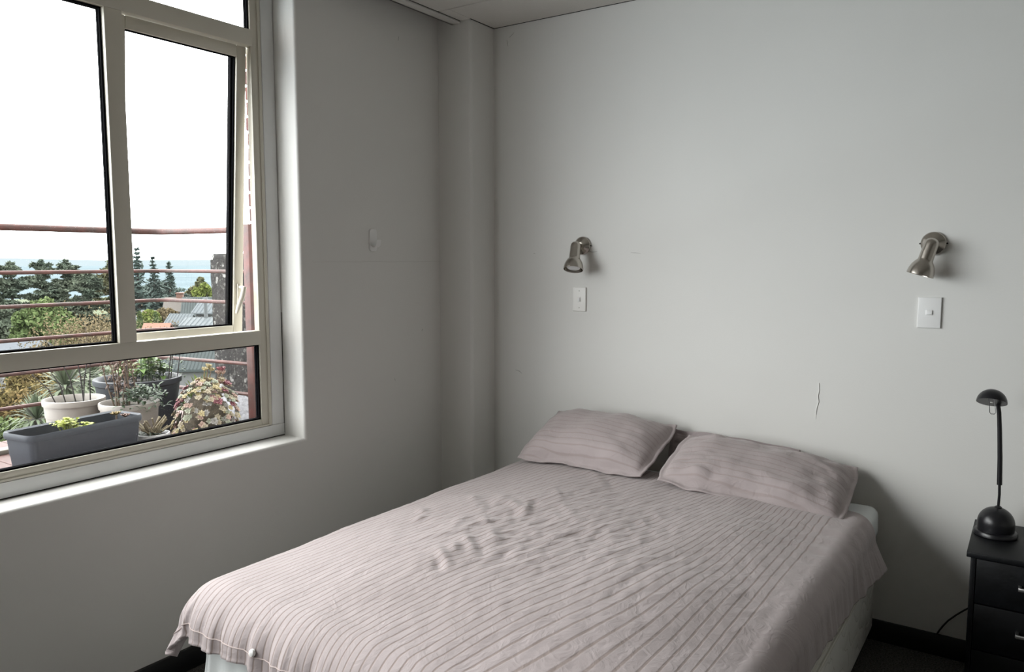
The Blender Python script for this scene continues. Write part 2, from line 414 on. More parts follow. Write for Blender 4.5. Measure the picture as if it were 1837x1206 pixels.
wp('mullion', ALU, (AX0, AX1+.012, .155, .22, U2, WZ1-.10))
def sash(y0, y1, ang, label, low=0):
    """awning sash hung at the top; thing > part > sub-part with the hinge line as origin"""
    hz = U1 - .002
    s = bpy.data.objects.new('awning_sash', None); COL.objects.link(s); s.parent = win
    s.location = (0, 0, hz - WZ0); s.rotation_euler = (0, ang, 0); s['label'] = label
    H = hz - T2 - .004 + low
    def sp_(name, m, *bx, r=.003):
        b = MB()
        for q in bx: b.bbox(*q, r)
        return b.build(name, m, s)
    w = .046; x0, x1 = -.055, -.012
    y0 += .003; y1 -= .003
    sp_('sash_stile', ALU, (x0, x1, y0, y0+w*.62, -H, 0)); sp_('sash_stile', ALU, (x0, x1, y1-w, y1, -H, 0))
    sp_('sash_rail', ALU, (x0, x1, y0+w*.62+.0005, y1-w-.0005, -w, 0)); sp_('sash_rail', ALU, (x0, x1, y0+w*.62+.0005, y1-w-.0005, -H, -H+w))
    a0, a1, b0, b1 = y0+w*.62, y1-w, -H+w, -w
    sp_('sash_pane', GLASS, (-.035, -.031, a0+.0005, a1-.0005, b0+.0005, b1-.0005), r=.0003)
    q = .006
    sp_('sash_gasket', GASKET, (-.03, -.022, a0, a0+q, b0, b1), (-.03, -.022, a1-q, a1, b0, b1), (-.03, -.022, a0, a1, b0, b0+q), (-.03, -.022, a0, a1, b1-q, b1), r=.001)
    sp_('sash_bead', GASKET, (x0, -.036, a1-.012, a1, b0, b1), (x0, -.036, a0, a0+.006, b0, b1), r=.001)
    return s, H, y1, w
s1, H1, ys1, w1 = sash(mull[0][1], GY1, math.radians(4.2), 'top-hung sash pushed open at the bottom', .034)
hb = MB().bbox(-.012, -.002, ys1-w1+.012, ys1-w1+.034, -H1+.128, -H1+.228, .004)
hb.tube([(-.002, ys1-w1+.023, -H1+.213), (.018, ys1-w1+.023, -H1+.213), (.03, ys1-w1+.023, -H1+.21)], .007, 10)
hb.tube([(.026, ys1-w1+.024, -H1+.216), (.028, ys1-w1+.014, -H1+.178), (.027, ys1-w1-.004, -H1+.133), (.026, ys1-w1-.012, -H1+.103)], [.010, .0105, .0095, .007], 10)
hb.build('sash_handle', mat('handle_enamel', (.66,.63,.55), .35), s1)
sash(GY0, mull[1][0], 0.0, 'closed top-hung sash')
# dark crack line between liner and plaster
wp('liner_gap', DARKGAP, (LX1-.004, LX1+.0012, WY1-.0035, WY1-.0012, WZ0+.012, WZ0+.55), r=.0004)
wp('liner_gap', DARKGAP, (LX1-.002, LX1+.0035, WY0+.2, WY1-.004, WZ0+.001, WZ0+.0045), r=.0004)

# ------------------------------------------------------------------ bed
BX0, BX1, BY0, BY1 = -2.005, -.492, 1.345, 3.372
base = thing('bed', 'double bed with cream damask box base on castors', 'bed', (-1.25, 2.36, 0))
def loc_(b): return b.move(Matrix.Translation((1.25, -2.36, 0)))
loc_(MB().bbox(BX0, BX1, BY0, BY1, .055, .322, .022, 4)).build('body', DAMASK, base)
loc_(MB().tube([(BX0+.01, BY0+.01, .312), (BX1-.004, BY0+.004, .312), (BX1-.004, BY1-.004, .312)], .006, 8)).build('piping', mat('ivory_piping', (.7,.68,.61), .5), base)
for (x, y) in ((BX0+.1, BY0+.12), (BX1-.09, BY0+.12), (BX0+.1, 2.4), (BX1-.09, 2.4), (BX0+.1, BY1-.12), (BX1-.09, BY1-.12)):
    c_ = MB().lathe([(.004, -.014), (.02, -.014), (.024, -.009), (.024, .009), (.02, .014), (.004, .014)], 16, Matrix.Translation((x, y, .0245)) @ Matrix.Rotation(math.pi/2, 4, 'X'))
    c_.bbox(x-.012, x+.012, y-.02, y+.02, .03, .06, .003)
    loc_(c_).build('castor', BLACKMETAL, base)
mat_ = thing('mattress', 'cream damask mattress lying under the striped duvet', 'mattress', (-1.25, 2.36, .322))
def locm(b): return b.move(Matrix.Translation((1.25, -2.36, -.322)))
locm(MB().bbox(BX0+.003, BX1-.003, BY0+.003, BY1-.002, .3235, .568, .035, 5)).build('body', DAMASK, mat_)
for z in (.345, .55): locm(MB().tube([(BX0+.02, BY0+.004, z), (BX1-.02, BY0+.004, z), (BX1-.004, BY0+.02, z), (BX1-.004, BY1-.02, z)], .006, 8)).build('piping', mat('ivory_piping', (.7,.68,.61), .5), mat_)

def nz3(x, y, z): return noise.noise(Vector((x, y, z)))
def drape(fx0, fx1, fy0, yhead, oL, oR, oF, Rr, flare, ztop, nu, nv, pleat, rise, stripe=None, corner=1.0):
    us = np.linspace(fx0-oL, fx1+oR, nu); vs = np.linspace(fy0-oF, yhead, nv)
    V = np.zeros((nv*nu, 3)); UV = np.zeros((nv*nu, 2))
    R0 = Rr
    for j, v in enumerate(vs):
        for i, u in enumerate(us):
            ex = fx0-u if u < fx0 else (u-fx1 if u > fx1 else 0); sx = -1 if u < fx0 else 1
            ey = fy0-v if v < fy0 else 0
            Rr = R0*.63 if (stripe and ex > 0 and sx > 0 and ey == 0) else R0; q = Rr*math.pi/2
            cx = min(max(u, fx0), fx1); cy = max(v, fy0)
            r = math.hypot(ex, ey)
            z0 = ztop(cx, cy)
            if r < 1e-9:
                P = (cx, cy, z0)
            else:
                dx, dy = sx*ex/r, -ey/r
                if ex > 0 and ey > 0: r *= corner
                fl = flare(cx, cy, sx if ex > ey else 0)
                if r < q: a = r/Rr; out = Rr*math.sin(a); dn = Rr*(1-math.cos(a))
                else: out = Rr + (r-q)*fl; dn = Rr + (r-q)*math.sqrt(max(0.05, 1-fl*fl))
                key = Vector((cx + dx*.22, cy + dy*.22, 0))
                s = min(1, max(0, (r-.05)/.18)); s = s*s*(3-2*s)
                n = noise.noise(key*11) + .85*noise.noise(key*26 + Vector((3,1,0))) + .25*noise.noise(Vector((key.x*55, key.y*55, dn*6)))
                out += pleat*s*n*(.35 if (ex > 0 and sx > 0) else 1)
                dn -= rise(cx, cy, sx if ex > ey else 0)*s + .012*s*noise.noise(key*7+Vector((0,5,2)))
                P = (cx+dx*out, cy+dy*out, z0-dn)
            V[j*nu+i] = P
            UV[j*nu+i] = stripe(u, v, fx0, fx1) if stripe else (u, 0)
    idx = np.arange(nv*nu).reshape(nv, nu)
    F = np.stack([idx[:-1,:-1], idx[:-1,1:], idx[1:,1:], idx[1:,:-1]], -1).reshape(-1, 4)
    return V, F, UV
def clothobj(name, V, F, UV, m, thick, parent=None):
    me = npmesh(name, V, F, m)
    l = me.uv_layers.new(name='cloth'); vi = np.zeros(len(me.loops), np.int32); me.loops.foreach_get('vertex_index', vi)
    l.data.foreach_set('uv', UV[vi].astype(np.float32).ravel())
    me.polygons.foreach_set('use_smooth', [True]*len(me.polygons))
    o = link(name, me, parent)
    if thick:
        sm = o.modifiers.new('thickness', 'SOLIDIFY'); sm.thickness = thick; sm.offset = -1
    return o
# sheet
V, F, UV = drape(BX0+.03, BX1-.03, BY0+.03, BY1-.03, .28, .125, .27, .036, lambda x,y,s: .12 if s == 0 else .03,
                 lambda x, y: .576 + .002*nz3(x*5, y*5, 1), 130, 120, .012, lambda x,y,s: 0)
sh = clothobj('bed_sheet', V, F, UV, SHEETW, .003)
tag(sh, 'white bottom sheet hanging out under the duvet at the bed corners', 'sheet')

# duvet: ridges of crumpled cloth in the middle
def onz(u, v, z):
    d = at(u, v, 1.0) - Vector((0,0,CAMZ)); k_ = (z-CAMZ)/d.z; return Vector((0,0,CAMZ)) + d*k_
RID = []
for (u, v, L_, a, wd) in ((757,912,.10,.014,.022),(752,925,.06,.012,.02),(840,975,.15,.013,.020),(862,985,.15,-.008,.018),(885,965,.14,.012,.02),(905,995,.1,-.007,.02),(815,985,.12,.010,.02),
                      (795,1000,.15,.015,.020),(788,1015,.09,-.012,.018),(925,905,.14,.011,.021),(945,915,.16,.012,.02),(900,890,.12,.010,.022),(960,905,.12,-.008,.02),(1000,885,.12,.010,.02),(880,905,.12,-.009,.02),(850,890,.1,.009,.02),
                      (1070,850,.2,.010,.03),(1095,865,.22,-.008,.03),(870,935,.12,.009,.018),(820,940,.13,.009,.02),(700,960,.2,.007,.03)):
    p = onz(u, v, .645); ang = math.radians(-52 + 14*math.sin(u*7.1)); RID.append((p.x, p.y, L_, a, wd, math.cos(ang), math.sin(ang)))
for (u, v, L_, a, wd, dg) in ((800,958,.3,.009,.02,62),(860,940,.22,.010,.018,66),(900,1010,.2,-.006,.018,60),(1010,960,.35,.006,.02,70),(1150,1030,.4,-.005,.02,85),(1100,985,.3,.006,.025,80)):
    p = onz(u, v, .645); RID.append((p.x, p.y, L_, a, wd, math.cos(math.radians(dg)), math.sin(math.radians(dg))))
DX0, DX1, DY0, DYH = -1.985, -.545, 1.40, 3.13
def duvet_top(x, y):
    a = (x-DX0)/(DX1-DX0); b = (y-DY0)/(DYH-DY0)
    a = min(max(a, 0), 1); b = min(max(b, 0), 1)
    f = lambda t: 1-(1-min(1, t/.35))**2
    z = .607 + .050*f(a)*f(1-a)*f(b)*(1-.45*b)
    z += .008*nz3(x*3.1, y*3.1, 4.2) + .003*nz3(x*7, y*5, 9)
    cw = math.exp(-((x+1.35)/.5)**2-((y-2.25)/.55)**2)
    z += (.0015+.0065*cw)*(.35-abs(nz3(x*13+.3*y, y*9-x*4, 3)))+ (.0008+.0025*cw)*nz3(x*34, y*24, 6)
    for (px, py, L_, am, wd, c, s) in RID:
        dx, dy = x-px, y-py
        if abs(dx) > .5 or abs(dy) > .5: continue
        t = dx*c+dy*s; n = -dx*s+dy*c + .18*t*t*3
        g = (t/L_)**2*4 + (n/wd)**2
        if g < 8: z += .62*am*math.exp(-g)*(1+.6*nz3(x*22, y*22, 8))
    # pinched creases at the right-hand head end
    if x > -1.0 and y > 2.4:
        w = min(1, (x+1.0)/.25)*min(1, (y-2.4)/.2)
        z += .0020*w*math.sin((y*1.0 + .25*(x+.5)**2)*62 + 2*nz3(x*2, y*2, 3))
    return z
def duvet_flare(x, y, s):
    if s == 1: return .10 + .38*max(0, min(1, (y-2.72)/.4))
    if s == -1: return .22
    return .30 + .16*max(0, min(1, (-1.7-x)/.3))
def duvet_rise(x, y, s):
    if s == 1: return .10*max(0, min(1, (3.0-y)/1.4)) - .03
    if s == 0: return .0
    return 0
def stripe(u, v, x0, x1):
    # stripes run towards the pillows, skewed in the middle of the rumpled cover
    w = max(0, min(1, (-.62-u)/.5)); w = w*w*(3-2*w)
    l = max(0.35, min(1, 1-(-1.35-u)/.65*.65)) if u < -1.35 else 1
    g = max(-.9, min(.75, v-2.25))
    sh_ = .24*w*l*g
    edge = 1.0 if -2.12 < u - 0 < -.585 else 0.0
    return (u - sh_ + .003*nz3(u*5, v*3, 2), edge)
V, F, UV = drape(DX0, DX1, DY0, DYH, .235, .225, .225, .135, duvet_flare, duvet_top, 330, 330, .020, duvet_rise, stripe, corner=.96)
dv = clothobj('duvet', V, F, UV, FABRIC, .014)
tag(dv, 'mauve-taupe striped duvet spread over the bed', 'duvet')
# hem seam along the foot and the press button
def hem_pt(x, frac):
    # nearest foot-side vertex row
    i = int(round((x-(DX0-.235))/((DX1+.225)-(DX0-.235))*329)); j = int(frac*329)
    return Vector(V[j*330+i])
bt = MB().lathe([(0, .006), (.005, .006), (.009, .004), (.0105, 0), (.0105, -.003)], 20, Matrix.Translation(hem_pt(-1.70, .030) + Vector((0, -.004, 0))) @ Matrix.Rotation(math.radians(75), 4, 'X')).build('button', BUTTON, dv)
bt['label'] = 'round white press button'
hs = MB().tube([hem_pt(DX0-.2+k*.02, .022) + Vector((0, -.0012, .0)) for k in range(90)], .0016, 5).build('hem_seam', mat('hem_thread', (.50,.42,.40), .8), dv)

def pillow(name, w, d, h, seed, label, loc, rot, fl=.05, sag=0.0):
    na, nb = 74, 56
    A = np.linspace(-1-fl*2/w*1.0, 1+fl*2/w*1.0, na); B = np.linspace(-1-fl*2/d, 1+fl*2/d, nb)
    vs = []; uv = []
    for side in (1, -1):
        for b in B:
            for a in A:
                aa, bb = max(-1, min(1, a)), max(-1, min(1, b))
                x = a*w/2*(1-.02*(1-bb*bb)-.05*abs(aa*bb)**4); y = b*d/2*(1-.04*(1-aa*aa)-.07*abs(aa*bb)**4) + .012*nz3(x*7+seed, seed, bb)
                t = max(0, (1-abs(aa)**2.7)*(1-abs(bb)**2.4))**.55
                n = .5*nz3(aa*2.2+seed, bb*1.6, seed*3.1)
                cr = noise.noise(Vector((x*16+seed, y*13, seed)))*.5 + abs(noise.noise(Vector((x*9, y*22+seed, 2.0*seed))))
                edge = min(1, 4*t*(1-t)+.15)
                z = side*(h/2*t*(1+.25*n) + .003 ) + ((.013 if seed < 5 else .021)*cr*edge*t**.5 if side > 0 else 0)
                if t == 0: z += .010*nz3(x*14+seed, y*14, side*0+seed)
                z -= sag*(aa*aa)*.5
                vs.append((x, y, z)); uv.append((y*1.0+.01*nz3(x*3, y*3, seed)+.012*math.sin(x*4+seed), .38 if t > 0 else 0))
    n = na*nb; idx = np.arange(n).reshape(nb, na)
    F = np.stack([idx[:-1,:-1], idx[:-1,1:], idx[1:,1:], idx[1:,:-1]], -1).reshape(-1, 4)
    F2 = F[:, ::-1] + n
    rim = list(idx[0, :]) + list(idx[1:, -1]) + list(idx[-1, ::-1][1:]) + list(idx[::-1, 0][1:-1])
    R_ = [(rim[i], rim[i]+n, rim[(i+1) % len(rim)]+n, rim[(i+1) % len(rim)]) for i in range(len(rim))]
    o = clothobj(name, np.array(vs), np.vstack([F, F2, np.array(R_)]), np.array(uv), FABRIC, 0)
    o.location = loc; o.rotation_euler = rot
    return tag(o, label, 'pillow', 'pillows at the bed head')
pillow('pillow', .64, .37, .21, 1.3, 'plump striped taupe pillow nearest the corner column, standing higher', (-1.672, 3.165, .722), (math.radians(24), math.radians(-1), math.radians(-3)), fl=.022)
pillow('pillow', .70, .38, .18, 5.7, 'creased taupe pillow nearer the bedside cabinet, slumped in front', (-.920, 3.150, .688), (math.radians(17), math.radians(5), math.radians(3)), fl=.024)
pillow('pillow', .56, .15, .04, 8.1, 'dark taupe pillow edge tucked against the wall behind the slumped pillow', (-1.09, 3.352, .688), (math.radians(80), math.radians(2.5), math.radians(0)), fl=.02)

# ------------------------------------------------------------------ bedside cabinet
NX0, NX1, NYF, NYB, NZ = -.155, .275, 2.965, 3.366, .585
ns = thing('bedside_cabinet', 'black wooden bedside cabinet with three drawers beside the bed', 'cabinet', ((NX0+NX1)/2, (NYF+NYB)/2, 0))
nl = Matrix.Translation((-(NX0+NX1)/2, -(NYF+NYB)/2, 0))
def nbx(name, m, *q, r=.002, parent=ns):
    return MB().bbox(*q, r).move(nl).build(name, m, parent)
nbx('top', BLACKWOOD, NX0, NX1, NYF, NYB, NZ-.018, NZ)
nbx('side_panel', BLACKWOOD, NX0+.012, NX0+.028, NYF+.012, NYB-.002, 0.0, NZ-.0185)
nbx('side_panel', BLACKWOOD, NX1-.028, NX1-.012, NYF+.012, NYB-.002, 0.0, NZ-.0185)
nbx('back_panel', BLACKWOOD, NX0+.0285, NX1-.0285, NYB-.012, NYB-.004, 0.01, NZ-.0185)
nbx('plinth', BLACKWOOD, NX0+.0285, NX1-.0285, NYF+.03, NYF+.044, 0.0, .05)
dz = [(.055, .243), (.247, .405), (.409, .562)]
for k, (a, b_) in enumerate(dz):
    d_ = nbx('drawer', BLACKWOOD, NX0+.030, NX1-.030, NYF+.012, NYF+.03, a, b_, r=.0015)
    zc = (a+b_)/2 + .008; cx = (NX0+NX1)/2
    h_ = MB()
    h_.bbox(cx-.064, cx+.064, NYF-.018, NYF-.010, zc-.006, zc+.006, .002).bbox(cx-.064, cx-.054, NYF-.011, NYF+.0125, zc-.006, zc+.006, .002).bbox(cx+.054, cx+.064, NYF-.011, NYF+.0125, zc-.006, zc+.006, .002)
    hh = h_.move(nl).build('handle', STEEL, d_); hh['label'] = 'satin steel bar handle'
tag(ns, ns['label'], 'cabinet')

# desk lamp on it
LX, LY = -.083, 3.205
dl = thing('desk_lamp', 'black desk lamp with dome shade and ball base on the cabinet', 'lamp', (LX, LY, NZ))
MB().lathe([(.0, 0), (.066, 0), (.0695, .004), (.0695, .010), (.066, .017), (.058, .020), (.0, .020)], 48).build('base_ring', BLACKMETAL, dl)
prof = [(.0575, .019), (.0585, .03), (.0585, .045)] + [(.0585*math.cos(t), .045+.058*math.sin(t)) for t in [math.radians(a) for a in range(8, 90, 8)]] + [(0, .103)]
MB().lathe(prof, 48).build('base_dome', BLACKMETAL, dl)
MB().bbox(-.006, .006, -.0555, -.0535, .072, .078, .0008).move(Matrix.Translation((-.002, .012, .002))).build('switch', mat('grey_switch', (.2,.2,.21), .3), dl)
MB().lathe([(.012, .098), (.012, .104), (.007, .108), (0, .108)], 20, Matrix.Translation((.004, 0, 0))).build('stem_collar', BLACKMETAL, dl)
MB().tube([(.004, 0, .10), (.005, 0, .15), (.003, 0, .195)], .0046, 12).build('lower_stem', BLACKMETAL, dl)
MB().tube([(.0035, 0, .185), (0, .001, .28), (-.006, 0, .38), (-.011, -.002, .445), (-.016, -.006, .475), (-.024, -.014, .492)], [.0085, .008, .0075, .007, .007, .006], 14).build('upper_stem', BLACKMETAL, dl)
SM = Matrix.Translation((-.034, -.030, .482)) @ Matrix.Rotation(math.radians(-25), 4, 'X') @ Matrix.Rotation(math.radians(2), 4, 'Y')
ro = [(.0475*math.cos(t), .047*math.sin(t)) for t in [math.radians(a) for a in range(0, 90, 8)]] + [(0, .047)]
ri = [(0, .0445)] + [(.0455*math.cos(t), .0445*math.sin(t)) for t in [math.radians(a) for a in range(88, -1, -8)]]
MB().lathe(ro + ri + [ro[0]], 44, SM).build('shade', BLACKMETAL, dl)
rf = MB().lathe([(0, .008), (.03, .008), (.0445, .0045), (.0445, .0075), (.03, .011), (0, .011)], 40, SM).build('reflector', mat('reflector_white', (.9,.9,.88), .3), dl)
MB().lathe([(0, -.001), (.006, 0), (.008, .006), (.007, .012)], 14, SM).bbox(-.012, .012, -.006, .006, .0, .009, .001).build('bulb', mat('lamp_bulb', (.75,.75,.72), .15), dl) if False else None
MB().lathe([(0, -.002), (.005, -.001), (.008, .004), (.008, .0085)], 14, SM).build('bulb', mat('lamp_bulb', (.75,.75,.72), .15), dl)
gw = [SM @ Vector(p) for p in ((-.008, -.044, .001), (-.004, -.043, -.02), (.0, -.04, -.048), (.004, -.037, -.052), (.014, -.037, -.051), (.0175, -.04, -.046), (.012, -.043, -.02), (.008, -.044, .001))]
MB().tube(gw, .0011, 6).build('wire_guard', BLACKMETAL, dl)
# cord
cd = MB().tube([(-.10, 3.383, .30), (-.135, 3.384, .245), (-.17, 3.385, .215), (-.20, 3.386, .185), (-.226, 3.386, .155), (-.243, 3.386, .128), (-.255, 3.3865, .105), (-.262, 3.383, .0905)], .0032, 8).build('power_cord', BLACKMETAL)
tag(cd, 'thin black power cord running from behind the cabinet to the skirting', 'cord')

# ------------------------------------------------------------------ wall lamps, switches, hook
def wall_lamp(label, x, z, aim, vents):
    t = thing('wall_lamp', label, 'lamp', (x, YB, z), 0, 'wall lamps above the bed')
    M = Matrix.Rotation(math.pi/2, 4, 'X')                # +z of the lathe points out of the wall (-y)
    MB().lathe([(0, 0), (.043, 0), (.0445, .003), (.0445, .009), (.042, .013), (.036, .016), (.026, .024), (.018, .029), (.0, .030)], 44, M).build('rose', NICKEL, t)
    for s in (-1, 1): MB().lathe([(0, 0), (.0035, 0), (.003, .004), (0, .005)], 10, Matrix.Translation((s*.0445, -.006, 0)) @ Matrix.Rotation(s*math.pi/2, 4, 'Y')).build('screw', mat('dark_screw', (.05,.05,.05), .4, 1), t)
    MB().tube([(0, -.026, 0), (0, -.045, 0), (0, -.062, -.002)], [.011, .010, .010], 18).build('arm', NICKEL, t)
    d = Vector(aim).normalized(); zc = d; xa = zc.cross(Vector((0, 1, 0))).normalized(); ya = zc.cross(xa)
    R3 = Matrix((xa, ya, zc)).transposed().to_4x4()
    HM = Matrix.Translation((0, -.074, -.004)) @ R3
    out = [(0, -.024), (.010, -.0225), (.018, -.018), (.0235, -.010), (.0255, .002), (.0262, .058), (.027, .064), (.033, .071), (.040, .083), (.0455, .099), (.0478, .114), (.0480, .121)]
    inn = [(.0462, .121), (.0462, .114), (.0440, .099), (.038, .084), (.030, .072), (.024, .066), (.02, .06), (0, .06)]
    MB().lathe(out + inn, 44, HM).build('head', NICKEL, t)
    MB().lathe([(0, .062), (.012, .062), (.014, .075), (.024, .09), (.034, .104), (.033, .112), (.024, .117), (.0, .119)], 28, HM).build('bulb', mat('frosted_bulb', (.8,.8,.8), .2), t)
    if vents:
        sl = mat('vent_slot', (.02,.02,.02), .7)
        for r_ in range(3):
            for k in range(7):
                a = math.radians(-112 + r_*9); zz = .012 + k*.006
                MB().bbox(-.0008, .0008, -.0016, .0016, -.0011, .0011, .0003, 1).move(HM @ Matrix.Rotation(a, 4, 'Z') @ Matrix.Translation((.0262, 0, zz))).build('vent_slot', sl, t)
    return t
def bw(u, v):
    d = at(u, v, 1) - Vector((0,0,CAMZ)); return Vector((0,0,CAMZ)) + d*(YB/d.y)
p = bw(1046, 441); wall_lamp('brushed nickel wall spotlight nearer the corner, above the narrow switch', p.x, p.z, (.10, -.36, -.93), False)
p = bw(1675, 437); wall_lamp('brushed nickel wall spotlight above the wide switch and bedside cabinet', p.x, p.z, (-.27, -.08, -.96), True)
def switch(label, u, v, w, h, kind, pm):
    p = bw(u, v); t = thing('light_switch', label, 'switch', (p.x, YB, p.z), 0, 'light switches under the wall lamps')
    b = MB(); bm = bmesh.new(); bmesh.ops.create_cube(bm, size=1)
    for q in bm.verts: q.co = (q.co.x*w, q.co.y*.009-.0045, q.co.z*h)
    ed = [g for g in bm.edges if all(q.co.y < -.004 for q in g.verts)]
    bmesh.ops.bevel(bm, geom=ed, offset=.003, segments=3, affect='EDGES', profile=.5); b.bm(bm); b.build('plate', pm, t)
    if kind == 'v':
        b = MB().bbox(-.0095, .0095, -.011, -.0085, -.0125, .0125, .001); b.build('rocker_frame', pm, t)
        MB().bbox(-.006, .006, -.0145, -.0105, -.009, .009, .0015).move(Matrix.Rotation(math.radians(4), 4, 'X')).build('rocker', PLASTIC, t)
        for s in (-1, 1): MB().lathe([(0, 0), (.0035, 0), (.0035, .001), (0, .0015)], 14, Matrix.Translation((0, -.0088, s*.042)) @ Matrix.Rotation(math.pi/2, 4, 'X')).build('screw', SCREW, t)
    else:
        MB().bbox(-.0125, .0125, -.0105, -.0085, -.0105, .0105, .001).build('rocker_frame', pm, t)
        MB().bbox(-.0105, .0105, -.0145, -.0098, -.0085, .0085, .0015).move(Matrix.Rotation(math.radians(-8), 4, 'X')).build('rocker', pm, t)
switch('narrow aged white switch plate with two screws below the lamp nearer the corner', 1040.5, 537, .073, .118, 'v', PLASTIC_OLD)
switch('wide bright white switch plate below the lamp over the cabinet', 1667.5, 561, .081, .119, 'h', PLASTIC)
hk = thing('adhesive_hook', 'white plastic adhesive hook on the window wall', 'hook', (XL, 2.70, 1.606))
def rounded(w, h, r, x0, x1, n=8):
    pts = []
    for (cy, cz, a0) in ((w/2-r, r, -90), (w/2-r, h-r, 0), (-w/2+r, h-r, 90), (-w/2+r, r, 180)):
        for k in range(n+1):
            a = math.radians(a0 + 90*k/n); pts.append((cy+r*math.cos(a), cz+r*math.sin(a)))
    m = len(pts); b = MB()
    b.add([(x0, y, z) for y, z in pts] + [(x1, y*.94, h/2+(z-h/2)*.97) for y, z in pts],
          [tuple(range(m))[::-1], tuple(range(m, 2*m))] + [(i, (i+1)%m, m+(i+1)%m, m+i) for i in range(m)])
    return b
rounded(.048, .105, .012, 0, .008).build('plate', PLASTIC, hk)
hp = [(.006, .026), (.016, .019), (.030, .019), (.039, .030), (.043, .050)]
b = MB(); prev = None
vs = []; 
for (x, z) in hp:
    for s in (-1, 1): vs.append((x, s*.015, z)); 
for (x, z) in hp:
    for s in (-1, 1): vs.append((x+.001, s*.015, z+.004))
n = len(hp); fs = []
for i in range(n-1):
    fs += [(2*i, 2*i+1, 2*i+3, 2*i+2), (2*n+2*i, 2*n+2*i+2, 2*n+2*i+3, 2*n+2*i+1), (2*i, 2*i+2, 2*n+2*i+2, 2*n+2*i), (2*i+1, 2*n+2*i+1, 2*n+2*i+3, 2*i+3)]
fs += [(0, 2*n, 2*n+1, 1), (2*n-2, 2*n-1, 4*n-1, 4*n-2)]
b.add(vs, fs).build('hook', PLASTIC, hk)

# ------------------------------------------------------------------ outside: the building and the balcony
EXT = 0.93
RENDER = mat('exterior_render', (0.10, 0.095, 0.09), 0.9, var=.1, vscale=2)
ext = struct(MB().box(XO-.14, XO, -9, YF-.16, -7, 9).box(XO-.14, XO, YF-.16, 9, HR+.13, 9).box(XO-.14, XO, YF-.16, 9, -7, -.14).box(XO-.14, XO, YB+.16, 9, -.14, HR+.13).build('wall_exterior', RENDER), 'outer face of the building around the window')
DZ = .60                                                # balcony deck level
DECK = mat('red_brown_deck', (0.065, 0.026, 0.020), 0.75, var=.3, vscale=9, stretch=(2, 12, 2))
fb = struct(MB().box(-4.52, XO-.001, -4.5, 2.93, DZ-.14, DZ-.022).build('floor_balcony', mat('deck_joist', (.03,.022,.018), .9)), 'balcony deck outside the window')
me_b = MB().bbox(-4.55, XO-.003, -.046, .046, -.021, 0, .003, 1).mesh('deck_board', DECK)
for k in range(77):
    link('deck_board', me_b, fb, (0, -4.44 + k*.096, DZ))
bt_ = MB().bbox(-.035, .035, -.9, .9, 0, .022, .003).build('timber_batten', mat('cream_batten', (.16,.15,.125), .8, var=.1), None, loc=(-4.22, 1.05, DZ+.001), rot=(0, 0, math.radians(3)))
tag(bt_, 'cream timber batten lying flat on the red deck', 'batten')
RAILM = mat('red_oxide_steel', (0.105, 0.036, 0.030), 0.6, col2=(0.055, 0.030, 0.026), vscale=14, bump=.2, bscale=60)
rl = thing('balcony_railing', 'red oxide steel pipe railing round the balcony', 'railing', (-4.41, 2.73, DZ))
def rlp(name, pts, r, seg=10):
    MB().tube([Vector(p) - Vector((-4.41, 2.73, DZ)) for p in pts], r, seg).build(name, RAILM, rl)
def railpath(z, x=-4.41):
    c = [(x, -4.4, z), (x, 1.0, z), (x, 2.60, z)]
    for a in (20, 45, 70): c.append((x+.10-.10*math.cos(math.radians(a)), 2.635+.10*math.sin(math.radians(a)), z))
    return c + [(x+.15, 2.742, z), (-3.70, 2.815, z)]
rlp('top_rail', railpath(1.735, -4.44), .0185)
for z in (1.50, 1.324, 1.148, .972, .796): rlp('rail', railpath(z), .0105, 8)
for (x, y) in ((-3.695, 2.82),):
    MB().bbox(-.026, .026, -.026, .026, 0, 1.165, .004).build('post', RAILM, rl, loc=(x+4.41, y-2.73, .001))
for y in (-.6, -3.4): MB().bbox(-.022, .022, -.022, .022, 0, 1.12, .004).build('post', RAILM, rl, loc=(-.03, y-2.73, .001))

